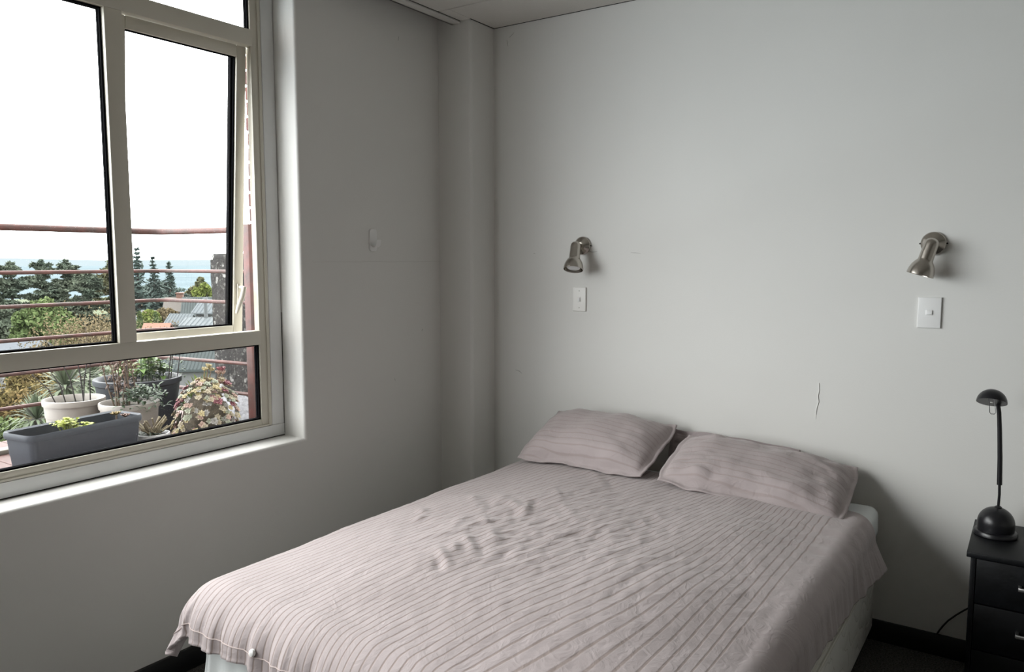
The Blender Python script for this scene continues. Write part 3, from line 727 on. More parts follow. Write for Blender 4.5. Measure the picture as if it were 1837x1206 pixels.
def pillarmat():
    m = bpy.data.materials.new('weathered_concrete'); m.use_nodes = True; t = m.node_tree; N = t.nodes; L = t.links
    b = N['Principled BSDF']; b.inputs['Roughness'].default_value = .95
    c = N.new('ShaderNodeTexCoord')
    def noi(sc, det=4, st=(1,1,1)):
        g = N.new('ShaderNodeMapping'); g.inputs['Scale'].default_value = st; L.new(c.outputs['Object'], g.inputs[0])
        n = N.new('ShaderNodeTexNoise'); n.inputs['Scale'].default_value = sc; n.inputs['Detail'].default_value = det; L.new(g.outputs[0], n.inputs['Vector']); return n.outputs['Fac']
    def ramp(f, p0, p1, c0, c1):
        r = N.new('ShaderNodeValToRGB'); r.color_ramp.elements[0].position = p0; r.color_ramp.elements[1].position = p1
        r.color_ramp.elements[0].color = (*c0, 1); r.color_ramp.elements[1].color = (*c1, 1); L.new(f, r.inputs[0]); return r.outputs[0]
    def mix(f, a, bb):
        x = N.new('ShaderNodeMix'); x.data_type = 'RGBA'; L.new(f, x.inputs[0])
        for q, i in ((a, 6), (bb, 7)):
            if hasattr(q, 'links'): L.new(q, x.inputs[i])
            else: x.inputs[i].default_value = (*q, 1)
        return x.outputs[2]
    base = ramp(noi(7, 5, (1, 1, .35)), .3, .7, (.006, .0052, .005), (.019, .016, .0145))
    lich = ramp(noi(46, 5), .56, .64, (0, 0, 0), (1, 1, 1)); col = mix(lich, base, (.085, .082, .075))
    li2 = ramp(noi(22, 4), .64, .68, (0, 0, 0), (1, 1, 1)); col = mix(li2, col, (.2, .195, .185))
    sp_ = N.new('ShaderNodeSeparateXYZ'); L.new(c.outputs['Object'], sp_.inputs[0])
    a = N.new('ShaderNodeMath'); a.operation = 'MULTIPLY_ADD'; a.inputs[1].default_value = -.34; L.new(noi(5, 5), a.inputs[0]); L.new(sp_.outputs['Z'], a.inputs[2])
    wt = ramp(a.outputs[0], .145, .155, (1, 1, 1), (0, 0, 0)); col = mix(wt, col, (.34, .34, .36))     # leftover white paint low down
    L.new(col, b.inputs['Base Color'])
    p = N.new('ShaderNodeBump'); p.inputs['Strength'].default_value = .6; p.inputs['Distance'].default_value = .02; L.new(noi(30, 6), p.inputs['Height']); L.new(p.outputs[0], b.inputs['Normal'])
    return m
PM = pillarmat()
cp = thing('concrete_pillar', 'dark lichen-speckled concrete pillar with white paint remains behind the railing', 'pillar', (-4.075, 3.12, .45))
bm = bmesh.new(); bmesh.ops.create_cube(bm, size=1); bmesh.ops.subdivide_edges(bm, edges=bm.edges[:], cuts=9, use_grid_fill=True)
for p in bm.verts:
    p.co = (p.co.x*.345, p.co.y*.34, (p.co.z+.5)*1.12)
    p.co += Vector((nz3(p.co.x*9, p.co.y*9, p.co.z*6), nz3(p.co.x*9+5, p.co.y*9, p.co.z*6), 0))*.008
MB().bm(bm).build('shaft', PM, cp)
MB().bbox(-.168, .168, -.166, .166, 1.115, 1.155, .012).build('cap', PM, cp)
bp = struct(MB().box(-3.865, -3.675, 2.975, 3.165, .3, 3.3).build('wall_pier', mat('pale_mortar', (.16,.15,.14), .95)), 'brick pier at the end of the balcony')
BR = [mat('red_brick_%d' % k, c_, .85, var=.2, vscale=20) for k, c_ in enumerate(((.07,.022,.018), (.085,.028,.022), (.055,.02,.018)))]
rnd = random.Random(9)
brm = [MB().bbox(-.108, .108, -.052, .052, 0, .074, .004, 1).mesh('brick', m_) for m_ in BR]
for k in range(34):
    z = .31 + k*.0872
    for q in (-1, 1):
        dx, dy = (0, q*.0545) if k % 2 else (q*.0545, 0)
        link('brick', brm[rnd.randrange(3)], bp, (-3.77+dx+rnd.uniform(-.004,.004), 3.07+dy+rnd.uniform(-.004,.004), z), (0, 0, 0 if k % 2 else math.pi/2))

# ------------------------------------------------------------------ pots and plants on the balcony
SOIL = mat('dark_soil', (.012, .009, .007), .95, var=.4, vscale=40, bump=.8, bscale=60)
CREAMPOT = mat('cream_plastic_pot', (.29, .268, .245), .6, var=.06, vscale=5)
GREYPOT = mat('charcoal_plastic_pot', (.013, .015, .020), .6, spec=.25, var=.08, vscale=6)
PLANTER = mat('slate_grey_planter', (.027, .032, .041), .6, spec=.3, var=.05, vscale=8)
def leafmat(n, c, v=.25, tr=.15): return mat(n, c, .6, var=v, vscale=18, trans=tr)
LIME = leafmat('lime_leaf', (.26, .30, .03)); MID = leafmat('mid_green_leaf', (.036, .060, .024)); SAGE = leafmat('sage_green_leaf', (.045, .062, .042))
BROWNL = leafmat('dry_brown_leaf', (.075, .036, .022)); STEMD = mat('dark_stem', (.016, .012, .011), .8); STEMT = mat('dry_tan_stem', (.10, .068, .042), .8)
def round_pot(label, x, y, r, h, m, band=True, lip=.012, taper=.78, soil=.035):
    t = thing('plant_pot', label, 'pot', (x, y, DZ+.001))
    pr = [(0, 0), (r*taper*.96, 0), (r*taper, .006), (r*.955, h-.035)]
    if band: pr = [(0, 0), (r*taper*.96, 0), (r*taper, .006), (r*.91, h*.66), (r*.925, h*.665), (r*.93, h*.69), (r*.955, h-.03)]
    pr += [(r, h-.028), (r+.002, h-.01), (r, h), (r-lip*.6, h+.001), (r-lip, h-.006), (r*.93-lip, h-.05), (r*.88-lip*.5, h-soil-.03), (0, h-soil-.03)]
    MB().lathe(pr, 44).build('body', m, t)
    b = MB(); n = 26; vs = [(0, 0, h-soil+.008)]
    rr = r*.9-lip*.4
    for k in range(n): a = 2*math.pi*k/n; vs.append((rr*math.cos(a), rr*math.sin(a), h-soil+.004*math.sin(k*3.1)))
    b.add(vs, [(0, 1+k, 1+(k+1) % n) for k in range(n)]); b.build('soil', SOIL, t); return t
def leaf(b, p, d, up, L, w, bend=.3):
    """a folded, pointed leaf from p along d"""
    d = Vector(d).normalized(); s = d.cross(Vector(up)); s = (s if s.length > 1e-3 else d.orthogonal()).normalized(); n = s.cross(d)
    c = [Vector(p), Vector(p)+d*L*.35+n*L*.08, Vector(p)+d*L*.7+n*L*(.08-bend*.15), Vector(p)+d*L*.97-n*L*bend*.4]
    vs = [c[0], c[1]+s*w*.45+n*w*.12, c[1], c[1]-s*w*.45+n*w*.12, c[2]+s*w*.4+n*w*.1, c[2], c[2]-s*w*.4+n*w*.1, c[3]]
    b.add(vs, [(0,2,1), (0,3,2), (1,2,5,4), (2,3,6,5), (4,5,7), (5,6,7)])
R_ = random.Random(21)
def rdir(zmin=-.2, zmax=1):
    a = R_.uniform(0, 2*math.pi); z = R_.uniform(zmin, zmax); q = math.sqrt(max(0, 1-z*z)); return Vector((q*math.cos(a), q*math.sin(a), z))
p1 = (-4.05, 1.992); p2 = (-3.80, 2.14); p3 = (-4.155, 2.396)
round_pot('cream round pot with bare dark stems, left of the two cream pots', *p1, .143, .262, CREAMPOT)
round_pot('cream round pot overgrown with dry brown stems and green leaves', *p2, .141, .248, CREAMPOT)
round_pot('large charcoal round pot with rolled rim behind the cream pots', *p3, .226, .31, GREYPOT, band=False, lip=.026)
def plant(name, label, x, y, z): return thing(name, label, 'plant', (x, y, z))
# bare dark stems in the left cream pot
t = plant('stem_plant', 'few bare dark stems rising from the left cream pot', p1[0], p1[1], DZ+.232)
for (x, y, h, lx, ly) in ((.02, .0, .27, -.05, -.06), (.035, .03, .30, -.03, -.02), (.05, .02, .25, .01, .03), (-.02, -.03, .2, -.05, -.06), (-.06, -.06, .16, -.06, -.08), (.06, .05, .22, .0, .01)):
    MB().tube([(x, y, 0), (x+lx*.3, y+ly*.3, h*.5), (x+lx, y+ly, h)], [.0035, .003, .0018], 6).build('stem', STEMD, t)
b = MB()
for k in range(60): leaf(b, (.05+R_.uniform(-.04,.04), .05+R_.uniform(-.04,.04), .0), rdir(.0, .5), (0,0,1), .035, .009)
b.build('foliage', SAGE, t)
# dried stems and green leaves in the second cream pot
t = plant('dry_stem_plant', 'dry brown stems above trailing green leaves in the right cream pot', p2[0], p2[1], DZ+.218)
bl = MB(); bg_ = MB()
for k in range(9):
    x, y = R_.uniform(-.09, .05), R_.uniform(-.08, .04); h = R_.uniform(.22, .36)
    tip = Vector((x+R_.uniform(-.05,.05), y+R_.uniform(-.05,.05), h))
    pts = [Vector((x, y, 0)), Vector((x, y, 0)).lerp(tip, .5)+Vector((R_.uniform(-.01,.01), R_.uniform(-.01,.01), 0)), tip]
    MB().tube(pts, [.0042, .003, .0015], 6).build('stem', STEMT, t)
    for q in range(24):
        f_ = R_.uniform(.25, 1); P = pts[0].lerp(tip, f_); leaf(bl, P, rdir(-.9, .1), (0,0,1), R_.uniform(.018, .035), .011)
MB().tube([(-.015, .0, 0), (-.02, .0, .15), (-.03, .01, .33)], [.009, .008, .006], 8).build('stem', mat('grey_bark', (.06,.05,.045), .9), t)
bl.build('dry_leaves', BROWNL, t)
for k in range(330):
    a = R_.uniform(-1.4, 2.6); r = R_.uniform(.0, .15); z = .03+.07*R_.random()-max(0, r-.11)*1.3
    leaf(bg_, (.03+r*math.cos(a), .02+r*math.sin(a), z), rdir(-.2, .8), (0,0,1), R_.uniform(.025, .05), .014)
bg_.build('foliage', leafmat('dusty_green_leaf', (.036, .062, .030)), t)
# back pot
t = plant('leafy_plant', 'bright green leafy plant growing in the large charcoal pot', p3[0], p3[1], DZ+.275)
b = MB()
for k in range(16):
    x, y = R_.uniform(-.1, .08), R_.uniform(-.12, .12); h = R_.uniform(.05, .2); MB().tube([(x, y, 0), (x+.01, y, h)], .003, 5).build('stem', MID, t)
    for q in range(9): leaf(b, (x, y, h*R_.uniform(.4, 1)), rdir(-.1, .6), (0,0,1), R_.uniform(.05, .085), .034)
b.build('foliage', leafmat('fresh_green_leaf', (.085, .15, .03)), t)
for (x, y, h) in ((.10, .12, .22), (.13, .10, .24), (.06, .16, .26), (.15, .14, .2)):
    MB().tube([(x, y, 0), (x+.01, y+.01, h*.5), (x-.005, y+.035, h)], [.0028, .0024, .0016], 6).build('stem', STEMD, t)
b = MB()
for k in range(120): leaf(b, (.05+R_.uniform(-.1,.1), .12+R_.uniform(-.12,.08), R_.uniform(.0, .13)), rdir(-.1, .9), (0,0,1), R_.uniform(.02,.04), .012)
b.build('small_leaves', leafmat('grey_green_leaf', (.06, .085, .05)), t)
# rectangular planter
PX, PY, PL, PW, PH = -3.385, 1.668, .525, .205, .272
pt = thing('window_planter', 'slate grey rectangular planter box just outside the window', 'planter', (PX, PY, DZ+.001), math.radians(7.5))
def trough():
    b = MB()
    def ring(w, l, z, r, n=5):
        o = []
        for (cx, cy, a0) in ((w/2-r, -l/2+r, -90), (w/2-r, l/2-r, 0), (-w/2+r, l/2-r, 90), (-w/2+r, -l/2+r, 180)):
            for k in range(n+1): a = math.radians(a0+90*k/n); o.append((cx+r*math.cos(a), cy+r*math.sin(a), z))
        return o
    rs = [ring(PW*.72, PL*.86, 0, .02), ring(PW*.73, PL*.865, .006, .024), ring(PW*.855, PL*.925, PH*.62, .028), ring(PW*.87, PL*.93, PH*.63, .028), ring(PW*.91, PL*.955, PH-.03, .03), ring(PW*.985, PL*.985, PH-.028, .036), ring(PW, PL, PH-.018, .04), ring(PW*.995, PL*.997, PH-.005, .04), ring(PW*.965, PL*.985, PH, .036),
          ring(PW*.86, PL*.945, PH-.006, .03), ring(PW*.83, PL*.935, PH-.03, .028), ring(PW*.78, PL*.905, PH-.12, .026)]
    m = len(rs[0]); fs = [tuple(range(m))[::-1]]
    for i in range(len(rs)-1): fs += [(i*m+k, i*m+(k+1) % m, (i+1)*m+(k+1) % m, (i+1)*m+k) for k in range(m)]
    fs.append(tuple((len(rs)-1)*m+k for k in range(m))); b.add([q for r_ in rs for q in r_], fs); return b
trough().build('body', PLANTER, pt, smooth=30)
MB().bbox(-PW*.385, PW*.385, -PL*.45, PL*.45, PH-.118, PH-.075, .008).build('soil', SOIL, pt)
t = plant('lime_herb', 'small lime green herb in the slate planter', -3.365, 1.63, DZ+PH-.075)
b = MB()
for k in range(20):
    a = R_.uniform(0, 6.28); r = R_.uniform(.0, .07); h = R_.uniform(.05, .10); q = Vector((r*math.cos(a)*.7, r*math.sin(a)*1.1, h))
    MB().tube([(q.x*.3, q.y*.3, 0), q], .0016, 5).build('stem', LIME, t)
    for i in range(9): leaf(b, q+Vector((R_.uniform(-.012,.012), R_.uniform(-.014,.014), R_.uniform(-.012,.008))), rdir(-.1, .7), (0,0,1), R_.uniform(.016,.026), .015)
b.build('foliage', LIME, t)
def rosette(b, c, r, n, tilt=None, thick=.28):
    """open rosette of fat pointed leaves"""
    Q = Matrix.Translation(c) @ (tilt or Matrix.Identity(4))
    for k in range(n):
        f_ = k/n; a = k*2.39996; el = math.radians(86-58*f_**1.1); L = r*(.45+.55*f_); w = L*.62
        d = Vector((math.cos(a)*math.cos(el), math.sin(a)*math.cos(el), math.sin(el))); s = Vector((-math.sin(a), math.cos(a), 0)); u_ = d.cross(s)
        vs = [Vector((0,0,0)), d*L*.6+s*w*.5, d*L*.6-s*w*.5, d*L*.6+u_*w*thick, d*L*.6-u_*w*thick, d*L+u_*-L*.1]
        b.add([Q @ q for q in vs], [(0,1,3), (0,3,2), (0,2,4), (0,4,1), (5,3,1), (5,2,3), (5,4,2), (5,1,4)])
t = plant('small_rosette', 'small yellow and red rosette at the end of the planter', -3.405, 1.855, DZ+PH-.078)
b = MB(); rosette(b, Vector((0, 0, .075)), .034, 16); b.build('rosette', leafmat('yellow_red_leaf', (.19, .13, .03)), t)
b = MB(); rosette(b, Vector((.01, .035, .062)), .032, 14); b.build('rosette', leafmat('red_tan_leaf', (.12, .05, .03)), t)
MB().tube([(0, 0, 0), (0, 0, .075)], .004, 6).tube([(0, .01, 0), (.01, .035, .062)], .004, 6).build('stem', STEMT, t)
# small white bowl with cut stems
bx_, by_ = -3.40, 2.02
round_pot('small white bowl pot with cut-back stems beside the succulents', bx_, by_, .074, .158, mat('white_glazed_pot', (.26,.26,.26), .35), band=False, lip=.008, taper=.6, soil=.012)
t = plant('cut_stem_plant', 'bundle of cut pale stems in the small white bowl', bx_, by_, DZ+.145)
for k in range(26):
    a = R_.uniform(-2.8, 2.2); r = R_.uniform(.05, .10); h = R_.uniform(.03, .10)
    MB().tube([(R_.uniform(-.02,.02), R_.uniform(-.02,.02), 0), (r*math.cos(a), r*math.sin(a), h)], [.0042, .0036], 6).build('stem', mat('pale_cut_stem', (.14, .115, .07), .8), t)
b = MB()
for k in range(70): leaf(b, (R_.uniform(-.05,.05), R_.uniform(-.05,.05), R_.uniform(0,.02)), rdir(0, .6), (0,0,1), .026, .008)
b.build('foliage', SAGE, t)
# succulents
sx, sy = -3.46, 2.345
round_pot('low clay pot hidden under the heap of succulents', sx, sy, .15, .13, mat('clay_pot', (.10,.05,.032), .85), band=False, lip=.01, taper=.8, soil=.01)
t = plant('succulent_heap', 'heaped succulent with pink, tan and grey-green rosettes', sx, sy, DZ+.122)
SUC = [leafmat('succulent_%d' % k, c_, .2, .05) for k, c_ in enumerate(((.22,.185,.125), (.25,.165,.13), (.19,.20,.145), (.18,.17,.155), (.13,.03,.04), (.25,.205,.10)))]
sme = []
for k, m_ in enumerate(SUC):
    for n_ in (20, 26):
        b = MB(); rosette(b, Vector((0,0,0)), .03 if k != 4 else .04, n_); sme.append(b.mesh('rosette', m_, 0))
MB().lathe([(.0, .0), (.10, .0), (.115, .05), (.10, .11), (.06, .16), (.0, .175)], 20).build('stem_mass', mat('succulent_stems', (.075,.06,.042), .9, var=.4, vscale=40, bump=.8, bscale=60), t)
for k in range(285):
    a = R_.uniform(0, 6.283); f_ = R_.random()
    rr = .15*math.cos(f_*1.35)+.01*R_.uniform(-1, 1); zz = -.03+.265*math.sin(f_*1.35)
    lean = .05*max(0, math.sin(a))*f_
    P = Vector((rr*math.cos(a), rr*math.sin(a)+lean, zz+R_.uniform(-.012, .015)))
    nrm = Vector((math.cos(a)*math.cos(f_*1.2), math.sin(a)*math.cos(f_*1.2), .35+math.sin(f_*1.2))).normalized()
    c_ = R_.choices(range(6), (5, 4, 4, 3, 1, 3))[0]
    o_ = link('rosette', sme[c_*2+R_.randrange(2)], t, P, nrm.to_track_quat('Z', 'Y').to_euler()); q = R_.uniform(.6, .95); o_.scale = (q, q, q)
for (y, h, m_) in ((.0, .30, 5), (.015, .28, 5), (-.02, .285, 5), (.06, .26, 1), (.085, .255, 1), (.075, .27, 4)):
    o_ = link('rosette', sme[m_*2], t, (.0, y+.02, h), (R_.uniform(-.3,.3), R_.uniform(-.3,.3), 0)); o_.scale = (.9, .9, 1.3)
    MB().tube([(0, y*.7, .17), (0, y+.02, h)], .003, 5).build('stem', STEMT, t)
# feathery shrub in the corner
fx_, fy_ = -3.97, 2.66
t = plant('feathery_shrub', 'yellow-green feathery shrub in the railing corner', fx_, fy_, DZ+.001)
MB().lathe([(0, 0), (.055, 0), (.075, .10), (.07, .10), (.0, .09)], 20).build('pot', GREYPOT, t)
b = MB()
for k in range(420):
    d = rdir(.1, 1); P = Vector((0, 0, .09))+Vector((d.x*.075, d.y*.075, d.z*.20))*R_.random()
    leaf(b, P, (d.x*.6, d.y*.6, 1), (1,0,0), R_.uniform(.04,.07), .008)
b.build('foliage', leafmat('yellow_green_leaf', (.10, .14, .022)), t)

# ------------------------------------------------------------------ the valley: ground, sea, far hills
def gz(x, y):
    d = math.hypot(x, y)
    if d < 240: return -5.2-.05*max(0, d-10) + .5*nz3(x*.05, y*.05, 3)
    return -5.2-11.5-.02*(d-240)
GRASS = mat('meadow_grass', (.03, .045, .018), .95, col2=(.04, .045, .02), vscale=.35, spec=.1)
vs = []; fs = []
A = [math.radians(60+k*3) for k in range(51)]; Dd = [4, 8, 12, 18, 26, 36, 48, 62, 80, 105, 140, 190, 260, 400, 700]
for d in Dd:
    for a in A: x, y = d*math.cos(a), d*math.sin(a); vs.append((x-.5, y, gz(x, y)))
na = len(A)
for i in range(len(Dd)-1): fs += [(i*na+k, i*na+k+1, (i+1)*na+k+1, (i+1)*na+k) for k in range(na-1)]
struct(MB().add(vs, fs).build('ground', GRASS), 'green valley floor below the building')
SEA = mat('pale_sea', (.068, .086, .094), 1.0, spec=0, var=.1, vscale=.01)  # distance haze also lightens this base colour
vs = []; Dd = [380, 1000, 2500, 5200]
for d in Dd:
    for a in A: vs.append((d*math.cos(a), d*math.sin(a), -24))
fs = []
for i in range(len(Dd)-1): fs += [(i*na+k, i*na+k+1, (i+1)*na+k+1, (i+1)*na+k) for k in range(na-1)]
tag(MB().add(vs, fs).build('sea', SEA), 'pale blue sea below the horizon', 'sea', kind='structure')
HILL = mat('hazed_far_hill', (.076, .090, .096), 1.0, spec=0)  # distance haze is put into this pale blue-grey base colour
vs = []; n_ = 90
for k in range(n_):
    a = math.radians(70+130*k/(n_-1)); h = 2+20*abs(nz3(k*.09, 2, 7)) + 5*nz3(k*.31, 1, 1)
    for (d, z) in ((4000, -24), (4500, max(-10, h)), (5100, -24)): vs.append((d*math.cos(a), d*math.sin(a), z))
fs = []
for k in range(n_-1):
    for q in (0, 1): fs.append((k*3+q, k*3+3+q, k*3+4+q, k*3+1+q))
struct(MB().add(vs, fs).build('hills', HILL), 'low haze-blue hills across the water')

# ------------------------------------------------------------------ trees
def quads(C, size, rs, flat=0.0, asp=.6):
    """leaf cards: one small tilted quad at each centre"""
    n = len(C); a = rs.normal(size=(n, 3)); a[:, 2] *= (1-flat); a /= np.linalg.norm(a, axis=1)[:, None]
    h = rs.normal(size=(n, 3)); b = np.cross(a, h); b /= np.linalg.norm(b, axis=1)[:, None]+1e-9
    if flat: b[:, 2] *= (1-flat)
    s = size*rs.uniform(.6, 1.3, size=(n, 1)); a = a*s; b = b*s*asp
    V = np.stack([C-a, C+b*.9, C+a, C-b*.9], 1).reshape(-1, 3); return V, np.arange(4*n).reshape(-1, 4)
def foliage(name, parts, m, parent):
    V = []; F = []; o = 0
    for v, f in parts: V.append(v); F.append(f+o); o += len(v)
    return link(name, npmesh(name, np.vstack(V), np.vstack(F), m), parent)
TREES = 'trees in the valley beyond the balcony'
def tree(name, label, u, vtop, wpx, dep, kind, m, n=70, cat='tree', leafs=.3, base_v=None, bark=None, seed=1, crown=.8):
    rs = np.random.RandomState(seed); top = at(u, vtop, dep); w = wpx/FPX*dep
    zb = gz(top.x, top.y) if base_v is None else at(u, base_v, dep).z
    H = top.z-zb; t = thing(name, label, cat, (top.x, top.y, zb), 0, TREES)
    bark = bark or mat('tree_bark', (.03, .024, .02), .95, var=.3, vscale=3)
    trunk = MB().tube([(0, 0, -.3), (.02*H*.3, 0, H*.4), (0, 0, H*(.96 if kind in ('spire', 'cedar') else .75))], [H*.022+.05, H*.016+.03, .03], 8)
    parts = []
    if kind == 'spire':
        for k in range(30):
            f_ = k/29; z = H*(.06+.94*f_); R0 = w/2*(1-f_)**.85+.08; nb = int(15*(1-f_*.6))
            for q in range(nb):
                a = rs.uniform(0, 6.283); L = R0*rs.uniform(.6, 1.1); s = np.linspace(.15, 1, 9)[:, None]
                C = np.hstack([np.cos(a)*L*s, np.sin(a)*L*s, z-L*.22*s+.06*L*s*s])+rs.normal(size=(9, 3))*L*.07
                parts.append(quads(C, leafs*(.5+.5*(1-f_)), rs, .5, .5))
    elif kind == 'cedar':
        for k in range(n):                              # spreading boughs, each a row of flat foliage pads
            f_ = rs.uniform(.2, .97); a = rs.uniform(0, 6.283)
            env = w/2*math.sqrt(max(.03, 1-(max(0, f_-.42)/.6)**2)); Lb = env*rs.uniform(.5, 1.12)
            for tt in (.2, .45, .7, .9, 1.0):
                c = np.array([Lb*tt*np.cos(a), Lb*tt*np.sin(a), H*f_+Lb*.10*tt*tt]); rad = w*rs.uniform(.06, .10)*(1.15-.35*tt)
                d = rs.normal(size=(46, 3)); d /= np.linalg.norm(d, axis=1)[:, None]; d *= rs.uniform(.2, 1, size=(46, 1))**.5
                parts.append(quads(c+d*rad*np.array([1.35, 1.35, .42]), leafs, rs, .5, .5))
            trunk.tube([(0, 0, H*f_-Lb*.1), tuple(c)], [.07, .02], 4, False)
        for q in range(5):
            d = rs.normal(size=(40, 3)); parts.append(quads(d*w*.05*(1-q*.12)*np.array([1, 1, .5])+np.array([0, 0, H*(.93+.017*q)]), leafs, rs, .5, .5))
    elif kind == 'round':
        for k in range(n):
            d = rs.normal(size=3); d /= np.linalg.norm(d); d *= rs.uniform(.2, 1)**.45
            c = np.array([d[0]*w/2*.8, d[1]*w/2*.8, H*(1-crown/2)+d[2]*H*crown/2*.85]); rad = w*rs.uniform(.10, .17)
            e_ = rs.normal(size=(190, 3)); e_ /= np.linalg.norm(e_, axis=1)[:, None]; e_ *= rs.uniform(.2, 1, size=(190, 1))**.4
            parts.append(quads(c+e_*rad, leafs, rs))
            if k % 3 == 0: trunk.tube([(0, 0, H*(1-crown)*.9), tuple(c)], [.05, .02], 4, False)
    elif kind == 'twigs':
        def br(p, d, L, r, lv):
            q = p+d*L; trunk.tube([p, p.lerp(q, .5)+Vector(rs.normal(size=3))*L*.06, q], [r, r*.8, r*.55], 4 if lv < 2 else 3, False)
            if lv < 4:
                for k in range(rs.randint(3, 5)):
                    e_ = (d + Vector(rs.normal(size=3))*.55 + Vector((0, 0, .12))).normalized(); br(p.lerp(q, rs.uniform(.45, 1)), e_, L*rs.uniform(.55, .8), r*.55, lv+1)
            elif n: 
                parts.append(quads(np.array([tuple(q)])+rs.normal(size=(n, 3))*L*.6, leafs, rs))
        for k in range(5): br(Vector((0, 0, H*.22)), Vector((rs.normal()*.6, rs.normal()*.6, 1)).normalized(), H*.27, .05+H*.004, 1)
    trunk.build('trunk', bark, t, smooth=0)
    if parts: foliage('crown', parts, m, t)
    return t
CON = mat('cypress_foliage', (.034, .046, .034), .9, col2=(.056, .066, .046), vscale=.6, spec=.1)  # greyed and lightened in place of distance haze
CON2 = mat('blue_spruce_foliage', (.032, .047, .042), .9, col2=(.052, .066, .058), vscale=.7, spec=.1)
BRG = mat('fresh_crown', (.042, .062, .022), .9, col2=(.062, .082, .032), vscale=.5, spec=.1)
LIM = mat('lime_crown', (.065, .085, .018), .9, col2=(.09, .105, .03), vscale=.6, spec=.1)
OLV = mat('olive_crown', (.040, .048, .024), .9, col2=(.075, .07, .038), vscale=.6, spec=.1)
GOLD = mat('golden_twigs', (.072, .058, .032), .9, col2=(.09, .07, .04), vscale=.6, spec=.1)
AUT = mat('autumn_leaves', (.085, .05, .022), .9, col2=(.085, .072, .028), vscale=.8, spec=.1)
AUT2 = mat('rust_leaves', (.09, .043, .022), .9, col2=(.072, .068, .03), vscale=1.1, spec=.1)
GREYB = mat('pale_grey_bark', (.075, .07, .066), .9)
GOLDB = mat('golden_bark', (.06, .045, .028), .9)
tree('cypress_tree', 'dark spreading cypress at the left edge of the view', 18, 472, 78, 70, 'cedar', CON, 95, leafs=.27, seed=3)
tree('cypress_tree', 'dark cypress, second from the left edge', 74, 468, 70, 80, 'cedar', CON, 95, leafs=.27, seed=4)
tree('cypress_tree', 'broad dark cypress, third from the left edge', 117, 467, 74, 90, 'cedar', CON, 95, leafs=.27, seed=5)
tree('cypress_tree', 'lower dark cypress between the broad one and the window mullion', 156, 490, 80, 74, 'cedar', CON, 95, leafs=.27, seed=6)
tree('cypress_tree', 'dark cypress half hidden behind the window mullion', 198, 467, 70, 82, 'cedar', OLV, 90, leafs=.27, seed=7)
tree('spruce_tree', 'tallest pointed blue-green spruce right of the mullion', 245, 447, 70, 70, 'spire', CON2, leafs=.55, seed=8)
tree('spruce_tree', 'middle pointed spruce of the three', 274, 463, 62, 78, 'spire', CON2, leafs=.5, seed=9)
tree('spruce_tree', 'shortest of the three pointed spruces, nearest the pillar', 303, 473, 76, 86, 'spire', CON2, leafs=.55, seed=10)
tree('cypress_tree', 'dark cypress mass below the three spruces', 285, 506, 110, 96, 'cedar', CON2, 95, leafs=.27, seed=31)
tree('round_tree', 'olive-brown round tree left of the pillar top', 351, 484, 46, 104, 'round', OLV, 60, leafs=.24, seed=11)
tree('lime_tree', 'bright lime green tree beside the pillar', 366, 502, 62, 76, 'round', LIM, 70, leafs=.18, seed=12)
tree('broadleaf_tree', 'fresh green broadleaf tree in front of the cypresses', 78, 538, 125, 52, 'round', BRG, 110, leafs=.16, seed=13)
tree('broadleaf_tree', 'dark green tree low at the left edge', -2, 545, 90, 60, 'round', CON, 80, leafs=.2, seed=14)
tree('bare_tree', 'golden-brown twiggy tree beside the mullion', 150, 516, 150, 36, 'twigs', GOLD, 45, leafs=.06, seed=15, bark=GOLDB)
tree('bare_tree', 'golden-brown twiggy tree seen past the right of the mullion', 216, 528, 90, 42, 'twigs', GOLD, 40, leafs=.065, seed=16, bark=GOLDB)
tree('bare_tree', 'pale grey leafless tree in front of the white house', 66, 545, 120, 27, 'twigs', GREYB, 10, leafs=.045, seed=17, bark=GREYB)
tree('autumn_tree', 'orange and yellow autumn tree low in the window corner', 40, 648, 150, 19, 'round', AUT, 110, leafs=.055, seed=18, crown=.7)
tree('autumn_tree', 'rust and yellow autumn tree beside the spiky palms', 120, 640, 130, 22, 'round', AUT2, 100, leafs=.06, seed=19, crown=.7)
tree('autumn_tree', 'yellow-green tree behind the charcoal pot', 225, 628, 130, 24, 'round', GOLD, 90, leafs=.06, seed=20, crown=.75)
tree('green_bush', 'fresh green bush at the bottom left beyond the deck', 10, 738, 170, 14, 'round', BRG, 120, leafs=.05, seed=21, crown=.6)
tree('green_bush', 'yellow-green bush under the spiky palms', 95, 728, 130, 13, 'round', LIM, 80, leafs=.04, seed=22, crown=.6)
tree('green_bush', 'mid green bush below the white-walled house', 330, 700, 110, 15, 'round', BRG, 80, leafs=.045, seed=23, crown=.6)
tree('hedge_shrub', 'yellow-green garden shrub left of the grey roofs', 268, 557, 34, 58, 'round', LIM, 40, leafs=.22, base_v=592, seed=24, crown=.95)
tree('hedge_shrub', 'tan garden shrub touching the grey roofs', 296, 556, 44, 60, 'round', GOLD, 50, leafs=.22, base_v=590, seed=25, crown=.95)
tree('slim_cypress', 'slim clipped cypress by the mullion', 250, 559, 10, 52, 'spire', BRG, leafs=.16, base_v=590, seed=26)
tree('slim_cypress', 'slim clipped cypress in front of the tan shrub', 279, 560, 9, 52, 'spire', BRG, leafs=.16, base_v=592, seed=27)
tree('hedge_shrub', 'small green shrub above the slate roof at the left', 22, 626, 24, 36, 'round', BRG, 30, leafs=.14, seed=28, crown=.5)
